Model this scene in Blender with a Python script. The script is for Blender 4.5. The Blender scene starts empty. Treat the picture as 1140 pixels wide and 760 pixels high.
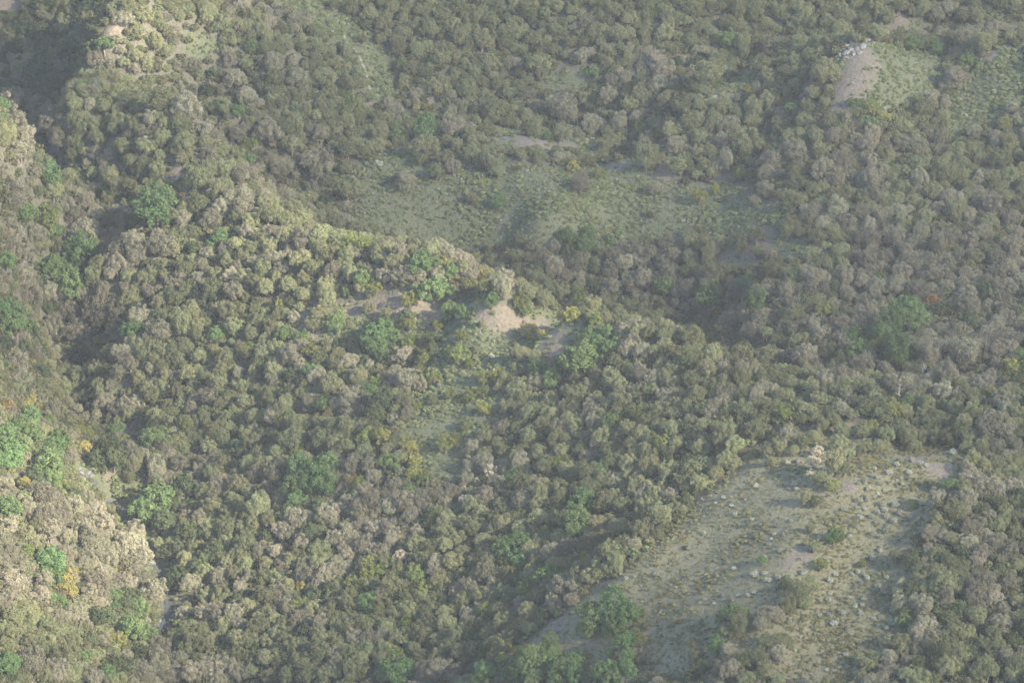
import bpy, math, random
import numpy as np
from mathutils import Vector, Matrix

# ------------------------------------------------------------------ camera, sky, sun, exposure
sc = bpy.context.scene
CAM_H, PITCH, HF = 290.0, math.radians(22.0), math.tan(math.radians(7.0))
cam = bpy.data.cameras.new('camera'); cam.angle = math.radians(14.0); cam.sensor_fit = 'HORIZONTAL'
cam.clip_start = 1.0; cam.clip_end = 5000.0
cam_ob = bpy.data.objects.new('camera', cam); sc.collection.objects.link(cam_ob)
cam_ob.location = (0, 0, CAM_H); cam_ob.rotation_euler = (math.radians(90) - PITCH, 0, 0)
sc.camera = cam_ob

SUN_AZ, SUN_EL = math.radians(133.0), math.radians(30.0)     # azimuth clockwise from +Y
SUN_DIR = Vector((math.sin(SUN_AZ)*math.cos(SUN_EL), math.cos(SUN_AZ)*math.cos(SUN_EL), math.sin(SUN_EL)))
w = bpy.data.worlds.new('World'); sc.world = w; w.use_nodes = True
wn = w.node_tree.nodes; wl = w.node_tree.links; wn.clear()
sky = wn.new('ShaderNodeTexSky'); sky.sky_type = 'NISHITA'; sky.sun_disc = False
sky.sun_elevation = SUN_EL; sky.sun_rotation = SUN_AZ; sky.altitude = 2500; sky.dust_density = 5.0; sky.air_density = 1.0; sky.ozone_density = 1.0
bg = wn.new('ShaderNodeBackground'); bg.inputs[1].default_value = 0.15
wo = wn.new('ShaderNodeOutputWorld'); wl.new(sky.outputs[0], bg.inputs[0]); wl.new(bg.outputs[0], wo.inputs[0])
sd = bpy.data.lights.new('sun', 'SUN'); sd.energy = 5.0; sd.angle = math.radians(0.5); sd.color = (1.0, 0.92, 0.77)
so = bpy.data.objects.new('sun', sd); sc.collection.objects.link(so)
so.rotation_euler = SUN_DIR.to_track_quat('Z', 'Y').to_euler()
sc.view_settings.view_transform = 'Standard'; sc.view_settings.look = 'None'
sc.view_settings.exposure = 2.3; sc.view_settings.gamma = 1.0; sc.view_settings.use_curve_mapping = False
sc.render.engine = 'CYCLES'
cy = sc.cycles
cy.use_denoising = True; cy.max_bounces = 5; cy.diffuse_bounces = 3; cy.glossy_bounces = 1; cy.transmission_bounces = 3
cy.volume_bounces = 1; cy.transparent_max_bounces = 10; cy.sample_clamp_indirect = 3.0
# ------------------------------------------------------------------ small helpers
R = random.Random(7)
rng = np.random.default_rng(11)
COL = sc.collection
CP, SP = math.cos(PITCH), math.sin(PITCH)
def ray(px, py):                       # world direction of a photo pixel, scaled so that its Y is 1
    sx = (px - 570) / 570 * HF; sy = (380 - py) / 570 * HF
    dy = CP + SP * sy; dz = -SP + CP * sy
    return sx / dy, dz / dy
def at(px, py, Y):
    dx, dz = ray(px, py); return (dx * Y, Y, CAM_H + dz * Y)
def pix(x, y, z):
    zz = z - CAM_H
    d = y * CP - zz * SP; u = y * SP + zz * CP
    return 570 + x / d / HF * 570, 380 - u / d / HF * 570, d
def link(o, parent=None):
    COL.objects.link(o)
    if parent: o.parent = parent
    return o
def mesh_np(name, V, F, mats=(), mi=None, smooth=False):
    V = np.asarray(V, np.float32); me = bpy.data.meshes.new(name)
    k = F.shape[1]; n = len(F)
    me.vertices.add(len(V)); me.vertices.foreach_set('co', V.ravel())
    me.loops.add(n * k); me.loops.foreach_set('vertex_index', F.astype(np.int32).ravel())
    me.polygons.add(n); me.polygons.foreach_set('loop_start', np.arange(0, n * k, k, dtype=np.int32))
    for m in mats: me.materials.append(m)
    if mi is not None: me.polygons.foreach_set('material_index', np.asarray(mi, np.int32))
    me.polygons.foreach_set('use_smooth', np.full(n, smooth))
    me.update(calc_edges=True); me.validate()
    return me
_lat = rng.random((256, 256))
def vnoise(x, y):
    xi = np.floor(x).astype(int); yi = np.floor(y).astype(int); fx = x - xi; fy = y - yi
    fx = fx*fx*(3-2*fx); fy = fy*fy*(3-2*fy)
    g = lambda a, b: _lat[a & 255, b & 255]
    return (g(xi, yi)*(1-fx)+g(xi+1, yi)*fx)*(1-fy) + (g(xi, yi+1)*(1-fx)+g(xi+1, yi+1)*fx)*fy
def fbm(x, y, o=4):
    s = 0; a = 1; t = 0
    for i in range(o): s = s + a*vnoise(x*2**i+17.3*i, y*2**i-9.1*i); t += a; a *= .5
    return s/t - .5

# ------------------------------------------------------------------ terrain: heights through surveyed points
CREST = [(70,147,752),(110,130,752),(190,124,745),(230,160,738),(290,222,722),(380,272,700),(470,297,682),(560,317,668),(640,350,654),
         (720,377,640),(790,408,626),(860,420,618),(960,427,612),(1050,432,606),(1140,432,600),(1230,435,594)]
BEHIND = [(70,95,806),(110,85,800),(190,100,783),(240,135,775),(300,190,757),(370,245,742),(470,262,736),(560,285,727),(650,310,718),
          (730,340,708),(800,362,695),(870,385,680),(960,395,670),(1050,398,665),(1140,402,660),(1230,405,655)]
BEHIND = [(a, b, c + (13 if 235 < a < 830 else 3 if a < 235 else 0)) for a, b, c in BEHIND]
CREST = [(a, b, c - (4 if a < 830 else -9)) for a, b, c in CREST]
PTS = CREST + BEHIND + [
 # upper hillside
 (-120,0,840),(0,0,834),(60,0,828),(130,0,800),(190,0,805),(250,0,815),(400,0,825),(600,0,820),(800,0,815),(1000,0,808),(1240,0,800),
 (-120,-200,890),(130,-200,862),(300,-200,880),(700,-200,870),(1240,-200,855),
 (112,60,786),(106,100,777),(85,60,812),(30,60,822),(-60,60,826),(0,105,810),(60,100,807),
 (250,60,797),(250,110,782),(330,60,800),(330,120,783),(330,215,748),(400,60,808),(400,130,790),(400,160,779),(400,200,763),
 (500,60,808),(500,130,789),(470,157,776),(580,153,769),(640,160,772),(580,138,790),(640,140,787),(500,200,758),(600,200,753),(600,240,740),(700,60,802),(700,130,783),(700,170,771),(700,230,746),
 (830,95,779),(800,108,773),(772,124,767),(790,92,791),(820,70,800),(955,47,771),(930,62,769),(960,30,803),(920,40,800),(1000,58,772),(1040,68,774),(1050,42,799),(950,100,757),(930,130,751),(1000,130,753),
 (1110,55,770),(1140,58,768),(1110,32,796),(1180,32,794),(1110,120,755),(1065,95,766),(870,130,765),(850,60,800),(820,150,764),
 (850,200,742),(850,260,722),(950,200,735),(950,280,712),(1050,200,736),(1050,280,709),(1140,200,733),(1140,300,703),(1240,250,715),(850,320,702),(950,350,690),(1050,360,682),(1140,370,676),
 # central ridge, face towards the camera
 (200,200,727),(140,170,737),(200,300,705),(200,400,682),(200,500,658),(200,590,634),(100,220,735),(110,300,710),(58,225,746),(72,330,716),(52,400,700),(85,450,684),(100,500,666),(130,400,686),(150,500,655),
 (130,560,646),(170,625,624),(195,690,607),(205,730,597),(215,800,580),
 (350,350,679),(350,450,655),(350,550,631),(350,650,607),(350,760,581),(270,700,599),(260,600,625),
 (420,345,676),(500,337,674),(590,372,659),(500,375,663),(500,450,642),(430,500,634),(500,550,619),(500,650,595),(500,760,569),(640,420,638),(640,500,616),(640,600,592),(590,690,573),(720,430,625),
 (760,470,609),(760,530,597),(880,480,597),(860,500,592),(1000,470,596),(1100,470,591),(1200,470,586),(1140,505,583),
 # grassy spur
 (1040,510,578),(990,516,576),(940,560,567),(890,612,557),(870,642,551),(840,700,540),(830,760,530),(1075,515,577),(1040,488,592),(960,500,588),
 (860,590,565),(800,600,569),(780,680,551),(750,760,538),(700,620,572),(700,700,556),(650,760,550),(600,712,563),(540,752,562),(900,540,575),
 (960,620,555),(1000,560,566),(1000,650,547),(1060,570,560),(1060,650,543),(1000,760,524),(1140,560,567),(1140,640,546),(1140,760,521),(920,700,539),(920,760,527),(1240,600,556),
 # left slope
 (0,138,722),(-60,118,730),(30,150,728),(0,200,711),(0,260,696),(0,330,680),(50,300,712),(0,400,666),(0,460,645),(50,520,637),(0,540,621),(60,580,618),(100,610,619),(0,640,594),(100,690,596),(145,650,617),(0,760,561),(100,760,571),(165,750,589),
 (-150,300,655),(-150,500,596),(-150,700,548),(-150,160,712),
 # in front of the view
 (-120,920,522),(200,920,552),(500,920,535),(800,920,500),(1100,920,486),(300,1300,450),(900,1300,420)]
C3 = [at(*p) for p in PTS]
for (a, b) in zip(CREST, BEHIND):      # the hidden back slope of the ridge
    A = np.array(at(*a)); B = np.array(at(*b)); P = A + (B - A) * .62; P[2] -= 6.0 + .07 * (b[2] - a[2]); C3.append(tuple(P))
for (x, y, z) in [(-230,1000,150),(0,1000,120),(230,1000,130),(-240,1200,215),(0,1200,180),(240,1200,200),(260,700,100),(-260,700,70),(260,480,80),(-260,480,55)]: C3.append((x, y, z))
C3 = np.array(C3)
def tps_fit(P, lam):
    n = len(P); X = P[:, :2] / 100
    d2 = ((X[:, None] - X[None]) ** 2).sum(-1)
    K = .5 * d2 * np.log(d2 + 1e-12) + np.eye(n) * lam
    Q = np.c_[np.ones(n), X]
    A = np.block([[K, Q], [Q.T, np.zeros((3, 3))]])
    return X, np.linalg.solve(A, np.r_[P[:, 2], np.zeros(3)])
_TX, _TW = tps_fit(C3, 2e-4)
def tps(x, y):
    out = np.empty(x.size); xf = x.ravel() / 100; yf = y.ravel() / 100; n = len(_TX)
    for i in range(0, x.size, 20000):
        s = slice(i, i + 20000); d2 = (xf[s, None] - _TX[:, 0]) ** 2 + (yf[s, None] - _TX[:, 1]) ** 2
        out[s] = .5 * (d2 * np.log(d2 + 1e-12)) @ _TW[:n] + _TW[n] + _TW[n+1] * xf[s] + _TW[n+2] * yf[s]
    return out.reshape(x.shape)
def axis(a, b, step, lo, hi):
    c = list(np.arange(a, b + step/2, step)); s = step
    while c[-1] < hi: s *= 1.25; c.append(c[-1] + s)
    s = step
    while c[0] > lo: s *= 1.25; c.insert(0, c[0] - s)
    return np.array(c)
GX = axis(-125, 125, 1.0, -300, 300); GY = axis(500, 850, 1.0, 380, 1250)
XX, YY = np.meshgrid(GX, GY)
ZZ = tps(XX, YY) + fbm(XX/14, YY/14, 4) * 2.2 + fbm(XX/3.1+50, YY/3.1, 3) * .55
def ground(x, y):
    x = np.asarray(x, float); y = np.asarray(y, float)
    i = np.clip(np.searchsorted(GX, x) - 1, 0, len(GX) - 2); j = np.clip(np.searchsorted(GY, y) - 1, 0, len(GY) - 2)
    fx = np.clip((x - GX[i]) / (GX[i+1] - GX[i]), 0, 1); fy = np.clip((y - GY[j]) / (GY[j+1] - GY[j]), 0, 1)
    return (ZZ[j, i]*(1-fx) + ZZ[j, i+1]*fx)*(1-fy) + (ZZ[j+1, i]*(1-fx) + ZZ[j+1, i+1]*fx)*fy
def hit(px, py, h=0.0, y0=470.0, y1=1000.0):   # where a line of sight meets the ground raised by h
    dx, dz = ray(px, py); Y = np.arange(y0, y1, .5)
    below = (CAM_H + dz * Y) < ground(dx * Y, Y) + h
    k = int(np.argmax(below)) if below.any() else len(Y) - 1
    return dx * Y[k], float(Y[k])
def inside(poly, x, y):
    p = np.array(poly, float); r = np.zeros(np.shape(x), bool); n = len(p); j = n - 1
    for i in range(n):
        c = ((p[i, 1] > y) != (p[j, 1] > y)) & (x < (p[j, 0]-p[i, 0]) * (y-p[i, 1]) / (p[j, 1]-p[i, 1] + 1e-9) + p[i, 0])
        r ^= c; j = i
    return r

# ------------------------------------------------------------------ materials
def newmat(name):
    m = bpy.data.materials.new(name); m.use_nodes = True; m.node_tree.nodes.clear()
    return m, m.node_tree.nodes, m.node_tree.links
def leaf_mat(name, a, b, hue=.035, val=.45, trans=.38, patch=3.0):
    """a, b: two leaf colours mixed in patches over one plant; every plant is shifted in hue and value by its own random number"""
    m, n, l = newmat(name)
    oi = n.new('ShaderNodeObjectInfo'); tc = n.new('ShaderNodeTexCoord')
    nz = n.new('ShaderNodeTexNoise'); nz.inputs['Scale'].default_value = patch; nz.inputs['Detail'].default_value = 3
    add = n.new('ShaderNodeVectorMath'); add.operation = 'ADD'
    l.new(tc.outputs['Object'], add.inputs[0]); l.new(oi.outputs['Location'], add.inputs[1]); l.new(add.outputs[0], nz.inputs['Vector'])
    ramp = n.new('ShaderNodeMapRange'); ramp.inputs[1].default_value = .34; ramp.inputs[2].default_value = .66; l.new(nz.outputs[0], ramp.inputs[0])
    mix = n.new('ShaderNodeMix'); mix.data_type = 'RGBA'; mix.inputs[6].default_value = (*a, 1); mix.inputs[7].default_value = (*b, 1); l.new(ramp.outputs[0], mix.inputs[0])
    wn_ = n.new('ShaderNodeTexWhiteNoise'); wn_.noise_dimensions = '1D'; l.new(oi.outputs['Random'], wn_.inputs['W'])
    hs = n.new('ShaderNodeHueSaturation'); l.new(mix.outputs[2], hs.inputs['Color'])
    h = n.new('ShaderNodeMapRange'); h.inputs[3].default_value = .5 - hue; h.inputs[4].default_value = .5 + hue; l.new(oi.outputs['Random'], h.inputs[0]); l.new(h.outputs[0], hs.inputs['Hue'])
    v = n.new('ShaderNodeMapRange'); v.inputs[3].default_value = 1 - val*.55; v.inputs[4].default_value = 1 + val; l.new(wn_.outputs['Value'], v.inputs[0]); l.new(v.outputs[0], hs.inputs['Value'])
    d = n.new('ShaderNodeBsdfDiffuse'); t = n.new('ShaderNodeBsdfTranslucent'); ms = n.new('ShaderNodeMixShader'); ms.inputs[0].default_value = trans
    l.new(hs.outputs[0], d.inputs[0]); l.new(hs.outputs[0], t.inputs[0]); l.new(d.outputs[0], ms.inputs[1]); l.new(t.outputs[0], ms.inputs[2])
    o = n.new('ShaderNodeOutputMaterial'); l.new(ms.outputs[0], o.inputs[0])
    return m
def plain_mat(name, a, b, scale, bump=.3, rough=.9):
    m, n, l = newmat(name)
    tc = n.new('ShaderNodeTexCoord'); nz = n.new('ShaderNodeTexNoise'); nz.inputs['Scale'].default_value = scale; nz.inputs['Detail'].default_value = 5
    l.new(tc.outputs['Object'], nz.inputs['Vector'])
    mix = n.new('ShaderNodeMix'); mix.data_type = 'RGBA'; mix.inputs[6].default_value = (*a, 1); mix.inputs[7].default_value = (*b, 1)
    rp = n.new('ShaderNodeMapRange'); rp.inputs[1].default_value = .35; rp.inputs[2].default_value = .65; l.new(nz.outputs[0], rp.inputs[0]); l.new(rp.outputs[0], mix.inputs[0])
    p = n.new('ShaderNodeBsdfPrincipled'); p.inputs['Roughness'].default_value = rough; l.new(mix.outputs[2], p.inputs['Base Color'])
    bp = n.new('ShaderNodeBump'); bp.inputs['Strength'].default_value = bump; bp.inputs['Distance'].default_value = .1; l.new(nz.outputs[0], bp.inputs['Height']); l.new(bp.outputs[0], p.inputs['Normal'])
    o = n.new('ShaderNodeOutputMaterial'); l.new(p.outputs[0], o.inputs[0])
    return m
M = {
 'o': leaf_mat('olive_leaf', (.124,.132,.060), (.166,.164,.086), .02),
 'p': leaf_mat('grey_brown_leaf', (.158,.146,.092), (.205,.188,.126), .014),
 'G': leaf_mat('green_leaf', (.082,.124,.046), (.116,.156,.060), .02, .3),
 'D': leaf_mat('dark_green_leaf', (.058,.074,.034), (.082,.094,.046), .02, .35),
 'e': leaf_mat('yellow_green_leaf', (.100,.125,.038), (.165,.165,.050), .025, .35),
 'y': leaf_mat('yellow_leaf', (.155,.150,.050), (.275,.24,.062), .02, .3),
 'r': leaf_mat('orange_leaf', (.150,.115,.050), (.290,.165,.055), .02, .3),
 'w': leaf_mat('pale_dry_leaf', (.32,.27,.18), (.42,.37,.26), .02, .2),
 's': leaf_mat('pale_grey_leaf', (.150,.158,.105), (.32,.32,.26), .02, .5),
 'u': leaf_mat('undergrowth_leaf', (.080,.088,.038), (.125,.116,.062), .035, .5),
 'c': leaf_mat('low_scrub_leaf', (.128,.150,.060), (.190,.200,.100), .03, .5),
 't': leaf_mat('dry_scrub_leaf', (.135,.132,.056), (.210,.188,.100), .03, .5),
 'bark': plain_mat('bark', (.07,.055,.042), (.14,.115,.09), 6),
 'dead': plain_mat('bleached_wood', (.19,.175,.15), (.29,.27,.235), 5),
 'dark_wood': plain_mat('dark_wood', (.05,.045,.04), (.09,.08,.07), 5),
 'rock': plain_mat('grey_rock', (.085,.080,.066), (.165,.155,.13), 2.2, .6),
 'stone': plain_mat('stream_stone', (.065,.063,.058), (.135,.13,.122), 3, .6),
 'trail': plain_mat('trail_earth', (.125,.105,.075), (.18,.15,.11), 1.5, .4),
}
def ground_mat():
    m, n, l = newmat('hillside_ground')
    tc = n.new('ShaderNodeTexCoord')
    def noise(s, d=5):
        z = n.new('ShaderNodeTexNoise'); z.inputs['Scale'].default_value = s; z.inputs['Detail'].default_value = d; l.new(tc.outputs['Object'], z.inputs['Vector'])
        r = n.new('ShaderNodeMapRange'); r.inputs[1].default_value = .36; r.inputs[2].default_value = .64; l.new(z.outputs[0], r.inputs[0]); return r.outputs[0]
    def mixc(f, a, b):
        x = n.new('ShaderNodeMix'); x.data_type = 'RGBA'
        for v, k in ((a, 6), (b, 7)):
            if isinstance(v, tuple): x.inputs[k].default_value = (*v, 1)
            else: l.new(v, x.inputs[k])
        l.new(f, x.inputs[0]); return x.outputs[2]
    f1, f2 = noise(.35), noise(1.7)
    floor = mixc(f2, (.050,.046,.028), (.078,.070,.042))
    grass = mixc(f1, (.056,.064,.027), (.082,.080,.040)); grass = mixc(noise(3.0), grass, (.064,.070,.032))
    soil = mixc(f2, (.086,.068,.045), (.126,.101,.071))
    gravel = mixc(noise(2.6), (.032,.031,.025), (.060,.056,.048))
    def att(name):
        a = n.new('ShaderNodeAttribute'); a.attribute_name = name
        ad = n.new('ShaderNodeMath'); ad.operation = 'MULTIPLY_ADD'; ad.inputs[1].default_value = 1.0
        nz = n.new('ShaderNodeTexNoise'); nz.inputs['Scale'].default_value = .8; nz.inputs['Detail'].default_value = 4; l.new(tc.outputs['Object'], nz.inputs['Vector'])
        s = n.new('ShaderNodeMath'); s.operation = 'SUBTRACT'; s.inputs[1].default_value = .5; l.new(nz.outputs[0], s.inputs[0])
        q = n.new('ShaderNodeMath'); q.operation = 'MULTIPLY_ADD'; q.inputs[1].default_value = 1.2; l.new(s.outputs[0], q.inputs[0]); l.new(a.outputs['Fac'], q.inputs[2])
        r = n.new('ShaderNodeMapRange'); r.inputs[1].default_value = .3; r.inputs[2].default_value = .7; l.new(q.outputs[0], r.inputs[0]); return r.outputs[0]
    dry = mixc(f2, (.088,.082,.036), (.128,.110,.056)); grass = mixc(att('dry'), grass, dry)
    c = mixc(att('grass'), floor, grass); c = mixc(att('soil'), c, soil); c = mixc(att('gravel'), c, gravel)
    p = n.new('ShaderNodeBsdfPrincipled'); p.inputs['Roughness'].default_value = .95; l.new(c, p.inputs['Base Color'])
    bz = n.new('ShaderNodeTexNoise'); bz.inputs['Scale'].default_value = 2.2; bz.inputs['Detail'].default_value = 6; l.new(tc.outputs['Object'], bz.inputs['Vector'])
    bp = n.new('ShaderNodeBump'); bp.inputs['Strength'].default_value = .7; bp.inputs['Distance'].default_value = .35; l.new(bz.outputs[0], bp.inputs['Height']); l.new(bp.outputs[0], p.inputs['Normal'])
    o = n.new('ShaderNodeOutputMaterial'); l.new(p.outputs[0], o.inputs[0]); return m

# ------------------------------------------------------------------ the ground
CLEAR = [  # open ground, as outlines traced on the photo and laid onto the hillside
 [(360,215),(420,172),(470,158),(560,182),(640,190),(700,180),(760,212),(800,205),(872,230),(872,262),(760,274),(640,288),(560,284),(470,274),(390,254)],
 [(383,20),(400,30),(432,60),(443,110),(420,125),(402,92),(380,45)],[(300,0),(382,0),(378,50),(345,32),(325,20)],[(203,35),(243,45),(236,66),(205,64)],
 [(600,86),(650,78),(684,92),(680,108),(610,106)],[(772,124),(800,100),(835,74),(852,84),(822,112),(792,126)],
 [(925,70),(960,46),(1050,62),(1050,108),(1000,122),(950,130),(920,128),(925,100)],[(1072,92),(1100,55),(1140,58),(1140,128),(1056,158),(1052,120)],
 [(330,350),(395,338),(480,332),(560,334),(628,350),(648,368),(640,408),(590,432),(540,428),(500,412),(450,398),(400,385),(352,388)],
 [(440,425),(480,398),(562,408),(560,500),(500,540),(450,515)],[(478,505),(530,508),(528,545),(480,545)],
 [(515,765),(600,702),(690,642),(760,574),(830,504),(880,478),(960,468),(1000,490),(1075,506),(1062,560),(1024,600),(1012,660),(985,765)],
 [(80,512),(135,520),(160,545),(175,600),(205,690),(190,700),(150,620),(120,560),(85,535)],[(612,150),(760,168),(755,182),(640,176)],[(530,143),(615,143),(625,172),(540,172)],
 [(-5,-5),(34,-5),(20,16),(-5,30)],[(790,262),(930,270),(930,286),(830,300),(790,290)],[(985,18),(1020,22),(1040,42),(1005,42)],[(140,470),(160,480),(165,505),(145,505)],[(190,205),(215,205),(215,222),(190,220)]]
SOIL = [(950,90,28),(940,115,24),(960,65,18),(585,157,22),(606,161,20),(560,156,14),(690,186,16),(740,195,14),(205,213,11),(198,195,8),(345,376,16),(335,360,12),(395,346,14),(480,351,16),(520,346,14),(615,392,15),(617,378,14),
 (628,432,10),(1045,522,22),(1020,513,16),(895,616,16),(880,626,12),(945,542,12),(620,700,14),(600,716,12),(655,720,9),(690,731,7),(876,736,8),(120,530,8),(85,455,10),(840,276,25),(800,292,14),(1000,28,14),(480,116,14),(410,121,12),
 (6,12,24),(130,38,8),(118,92,12),(150,492,10),(146,476,8),(200,578,6),(520,752,18),(975,75,10),(1100,62,12),(800,112,14),(560,250,8),(420,345,14),(440,346,14),(460,348,16),(500,348,16),(540,352,16),(560,356,15),(580,362,15),(600,368,15),(612,376,15),(628,160,14),(520,156,10),(540,156,12),(470,157,8)]
PXV, PYV, DV = pix(XX, YY, ZZ)
hid = np.zeros(XX.shape)
def depth_ok(px, py, lo, hi): return True
grass = np.zeros(XX.shape)
open_mask = np.zeros(XX.shape, bool)
for poly in CLEAR:
    cx = np.mean([p[0] for p in poly]); cy_ = np.mean([p[1] for p in poly]); Yc = [hit(p[0], min(max(p[1], 0), 758))[1] for p in poly]
    msk = inside(poly, PXV, PYV) & (YY > min(Yc) - 12) & (YY < max(Yc) + 12); open_mask |= msk
k = open_mask.astype(float)
for _ in range(2): k = (k + np.roll(k, 1, 0) + np.roll(k, -1, 0) + np.roll(k, 1, 1) + np.roll(k, -1, 1)) / 5
grass = k
dry = (inside(CLEAR[11], PXV, PYV) & (YY < 600)).astype(float)
soil = np.zeros(XX.shape)
for (px, py, r) in SOIL:
    x, y = hit(px, py); s = r * y * 1.08 * HF / 570
    soil = np.maximum(soil, np.exp(-(((XX - x) / (s*.95)) ** 2 + ((YY - y) / (s * 1.25)) ** 2)))
STREAM = [(84,522),(98,530),(107,541),(115,553),(127,560),(139,574),(146,585),(158,605),(172,626),(180,650),(186,672),(178,700),(180,706),(190,735),(196,770)]
SW = [hit(*p) for p in STREAM]
def to_line(x, y, pts):
    d = np.full(np.shape(x), 1e9)
    for (a, b) in zip(pts[:-1], pts[1:]):
        ax, ay = a; bx, by = b; t = np.clip(((x-ax)*(bx-ax) + (y-ay)*(by-ay)) / ((bx-ax)**2 + (by-ay)**2 + 1e-9), 0, 1)
        d = np.minimum(d, np.hypot(x - ax - t*(bx-ax), y - ay - t*(by-ay)))
    return d
ds = to_line(XX, YY, SW)
gravel = np.exp(-(ds / 1.3) ** 2); ZZ -= .9 * np.exp(-(ds / 1.6) ** 2)
ny, nx = XX.shape
idx = np.arange(nx * ny).reshape(ny, nx)
F = np.stack([idx[:-1, :-1], idx[:-1, 1:], idx[1:, 1:], idx[1:, :-1]], -1).reshape(-1, 4)
me = mesh_np('hillside', np.c_[XX.ravel(), YY.ravel(), ZZ.ravel()], F, [ground_mat()], smooth=True)
for nm, arr in (('grass', grass), ('soil', soil), ('gravel', gravel), ('dry', dry)):
    a = me.attributes.new(nm, 'FLOAT', 'POINT'); a.data.foreach_set('value', arr.astype(np.float32).ravel())
hill = link(bpy.data.objects.new('hillside_terrain', me)); hill['kind'] = 'structure'; hill['label'] = 'ridges and gullies of the hillside under the trees'
def ribbon(name, pts, width, lift, mat, kind, label):
    P = []
    for (a, b) in zip(pts[:-1], pts[1:]):
        n = max(2, int(math.hypot(b[0]-a[0], b[1]-a[1]) / .7))
        for i in range(n): t = i / n; P.append((a[0]+(b[0]-a[0])*t, a[1]+(b[1]-a[1])*t))
    P.append(pts[-1]); P = np.array(P)
    for _ in range(4): P[1:-1] = (P[:-2] + P[1:-1]*2 + P[2:]) / 4
    T = np.gradient(P, axis=0); T /= np.linalg.norm(T, axis=1)[:, None] + 1e-9; N = np.c_[-T[:, 1], T[:, 0]]
    wv = width * (.75 + .5 * vnoise(np.arange(len(P)) * .31, np.zeros(len(P)) + width * 9))
    rows = [P + N * (wv * k)[:, None] for k in (-.5, -.17, .17, .5)]
    V = np.concatenate([np.c_[r, ground(r[:, 0], r[:, 1]) + lift] for r in rows]); n = len(P)
    F = np.array([(k*n+i, k*n+i+1, (k+1)*n+i+1, (k+1)*n+i) for k in range(3) for i in range(n-1)])
    o = link(bpy.data.objects.new(name, mesh_np(name, V, F, [mat], smooth=True))); o['kind'] = kind; o['label'] = label; return o
mw, n_, l_ = newmat('stream_water'); p_ = n_.new('ShaderNodeBsdfPrincipled'); p_.inputs['Base Color'].default_value = (.035,.042,.045,1); p_.inputs['Roughness'].default_value = .5
o_ = n_.new('ShaderNodeOutputMaterial'); l_.new(p_.outputs[0], o_.inputs[0])
ribbon('stream_water', SW, .35, .10, mw, 'structure', 'thin stream running down the stony gully')
ribbon('foot_path', [hit(*p) for p in [(381,28),(384,45),(398,61),(405,76),(410,90),(414,112)]], .42, .07, M['trail'], 'structure', 'narrow pale trail down the grassy strip of the upper hillside')
ribbon('hillside_path', [hit(*p) for p in [(311,0),(317,8),(326,20)]], .42, .07, M['trail'], 'structure', 'short pale trail at the top of the hillside')

# ------------------------------------------------------------------ plant shapes (one unit = crown radius)
def unit(v): return v / (np.linalg.norm(v, axis=-1, keepdims=True) + 1e-9)
def leaves(g, pos, nrm, size, aspect=1.5):
    n = len(pos); nrm = unit(nrm + g.normal(0, .62, (n, 3)))
    t = unit(np.cross(nrm, g.normal(0, 1, (n, 3)))); b = np.cross(nrm, t)
    s = size * g.uniform(.6, 1.35, (n, 1))
    V = np.stack([pos - t*s*aspect*.5, pos + b*s*.5, pos + t*s*aspect*.5, pos - b*s*.5], 1).reshape(-1, 3)
    return V, np.arange(n*4).reshape(n, 4)
def crown_mesh(name, seed, mat, nl=30, lr=(.20,.36), per=85, size=.085, cz=1.0, flat=.9, low=-.45, loose=0., up=.25, rough=.22):
    g = np.random.default_rng(seed)
    i = np.arange(nl) + .5; z = 1 - (1 - low) * i / nl; ph = i * 2.39996 + g.uniform(0, 6.3)
    r = np.sqrt(np.clip(1 - z*z, 0, 1)); D = np.c_[r*np.cos(ph), r*np.sin(ph), z]; D = unit(D + g.normal(0, .16, D.shape))
    a = g.uniform(0, 6.3, 4)
    prof = 1 + rough * (np.sin(2*np.arctan2(D[:, 1], D[:, 0]) + a[0]) * .5 + np.sin(3*np.arctan2(D[:, 1], D[:, 0]) + a[1]) * .5 + np.sin(4*D[:, 2] + a[2]) * .5)
    R_ = g.uniform(*lr, nl); C = D * ((.98 - R_) * prof * g.uniform(.86, 1.08, nl))[:, None]
    inner = g.uniform(-.4, .4, (max(3, nl//5), 3)); C = np.r_[C, inner]; R_ = np.r_[R_, np.full(len(inner), .32)]
    P, N = [], []
    for c, rr in zip(C, R_):
        n = int(per * (rr / .28) ** 2)
        d = unit(g.normal(0, 1, (n, 3)) + unit(c + 1e-6) * .75 + np.array([0, 0, up]))
        q = c + d * rr * g.uniform(.72 - loose, 1.06 + loose*.4, (n, 1)) * np.array([1, 1, 1.12])
        P.append(q); N.append(d)
    P = np.concatenate(P); N = np.concatenate(N); P[:, 2] = P[:, 2] * flat + cz
    V, F = leaves(g, P, N, size)
    return mesh_np(name, V, F, [mat])
def tube(V, F, p, q, r0, r1, k=6):
    p = np.array(p, float); q = np.array(q, float); d = unit(q - p); t = unit(np.cross(d, [.3, .9, .2])); b = np.cross(d, t); o = len(V)
    for c, r in ((p, r0), (q, r1)):
        for i in range(k): a = 6.28318 * i / k; V.append(c + (t*math.cos(a) + b*math.sin(a)) * r)
    for i in range(k): F.append((o+i, o+(i+1) % k, o+k+(i+1) % k, o+k+i))
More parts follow.
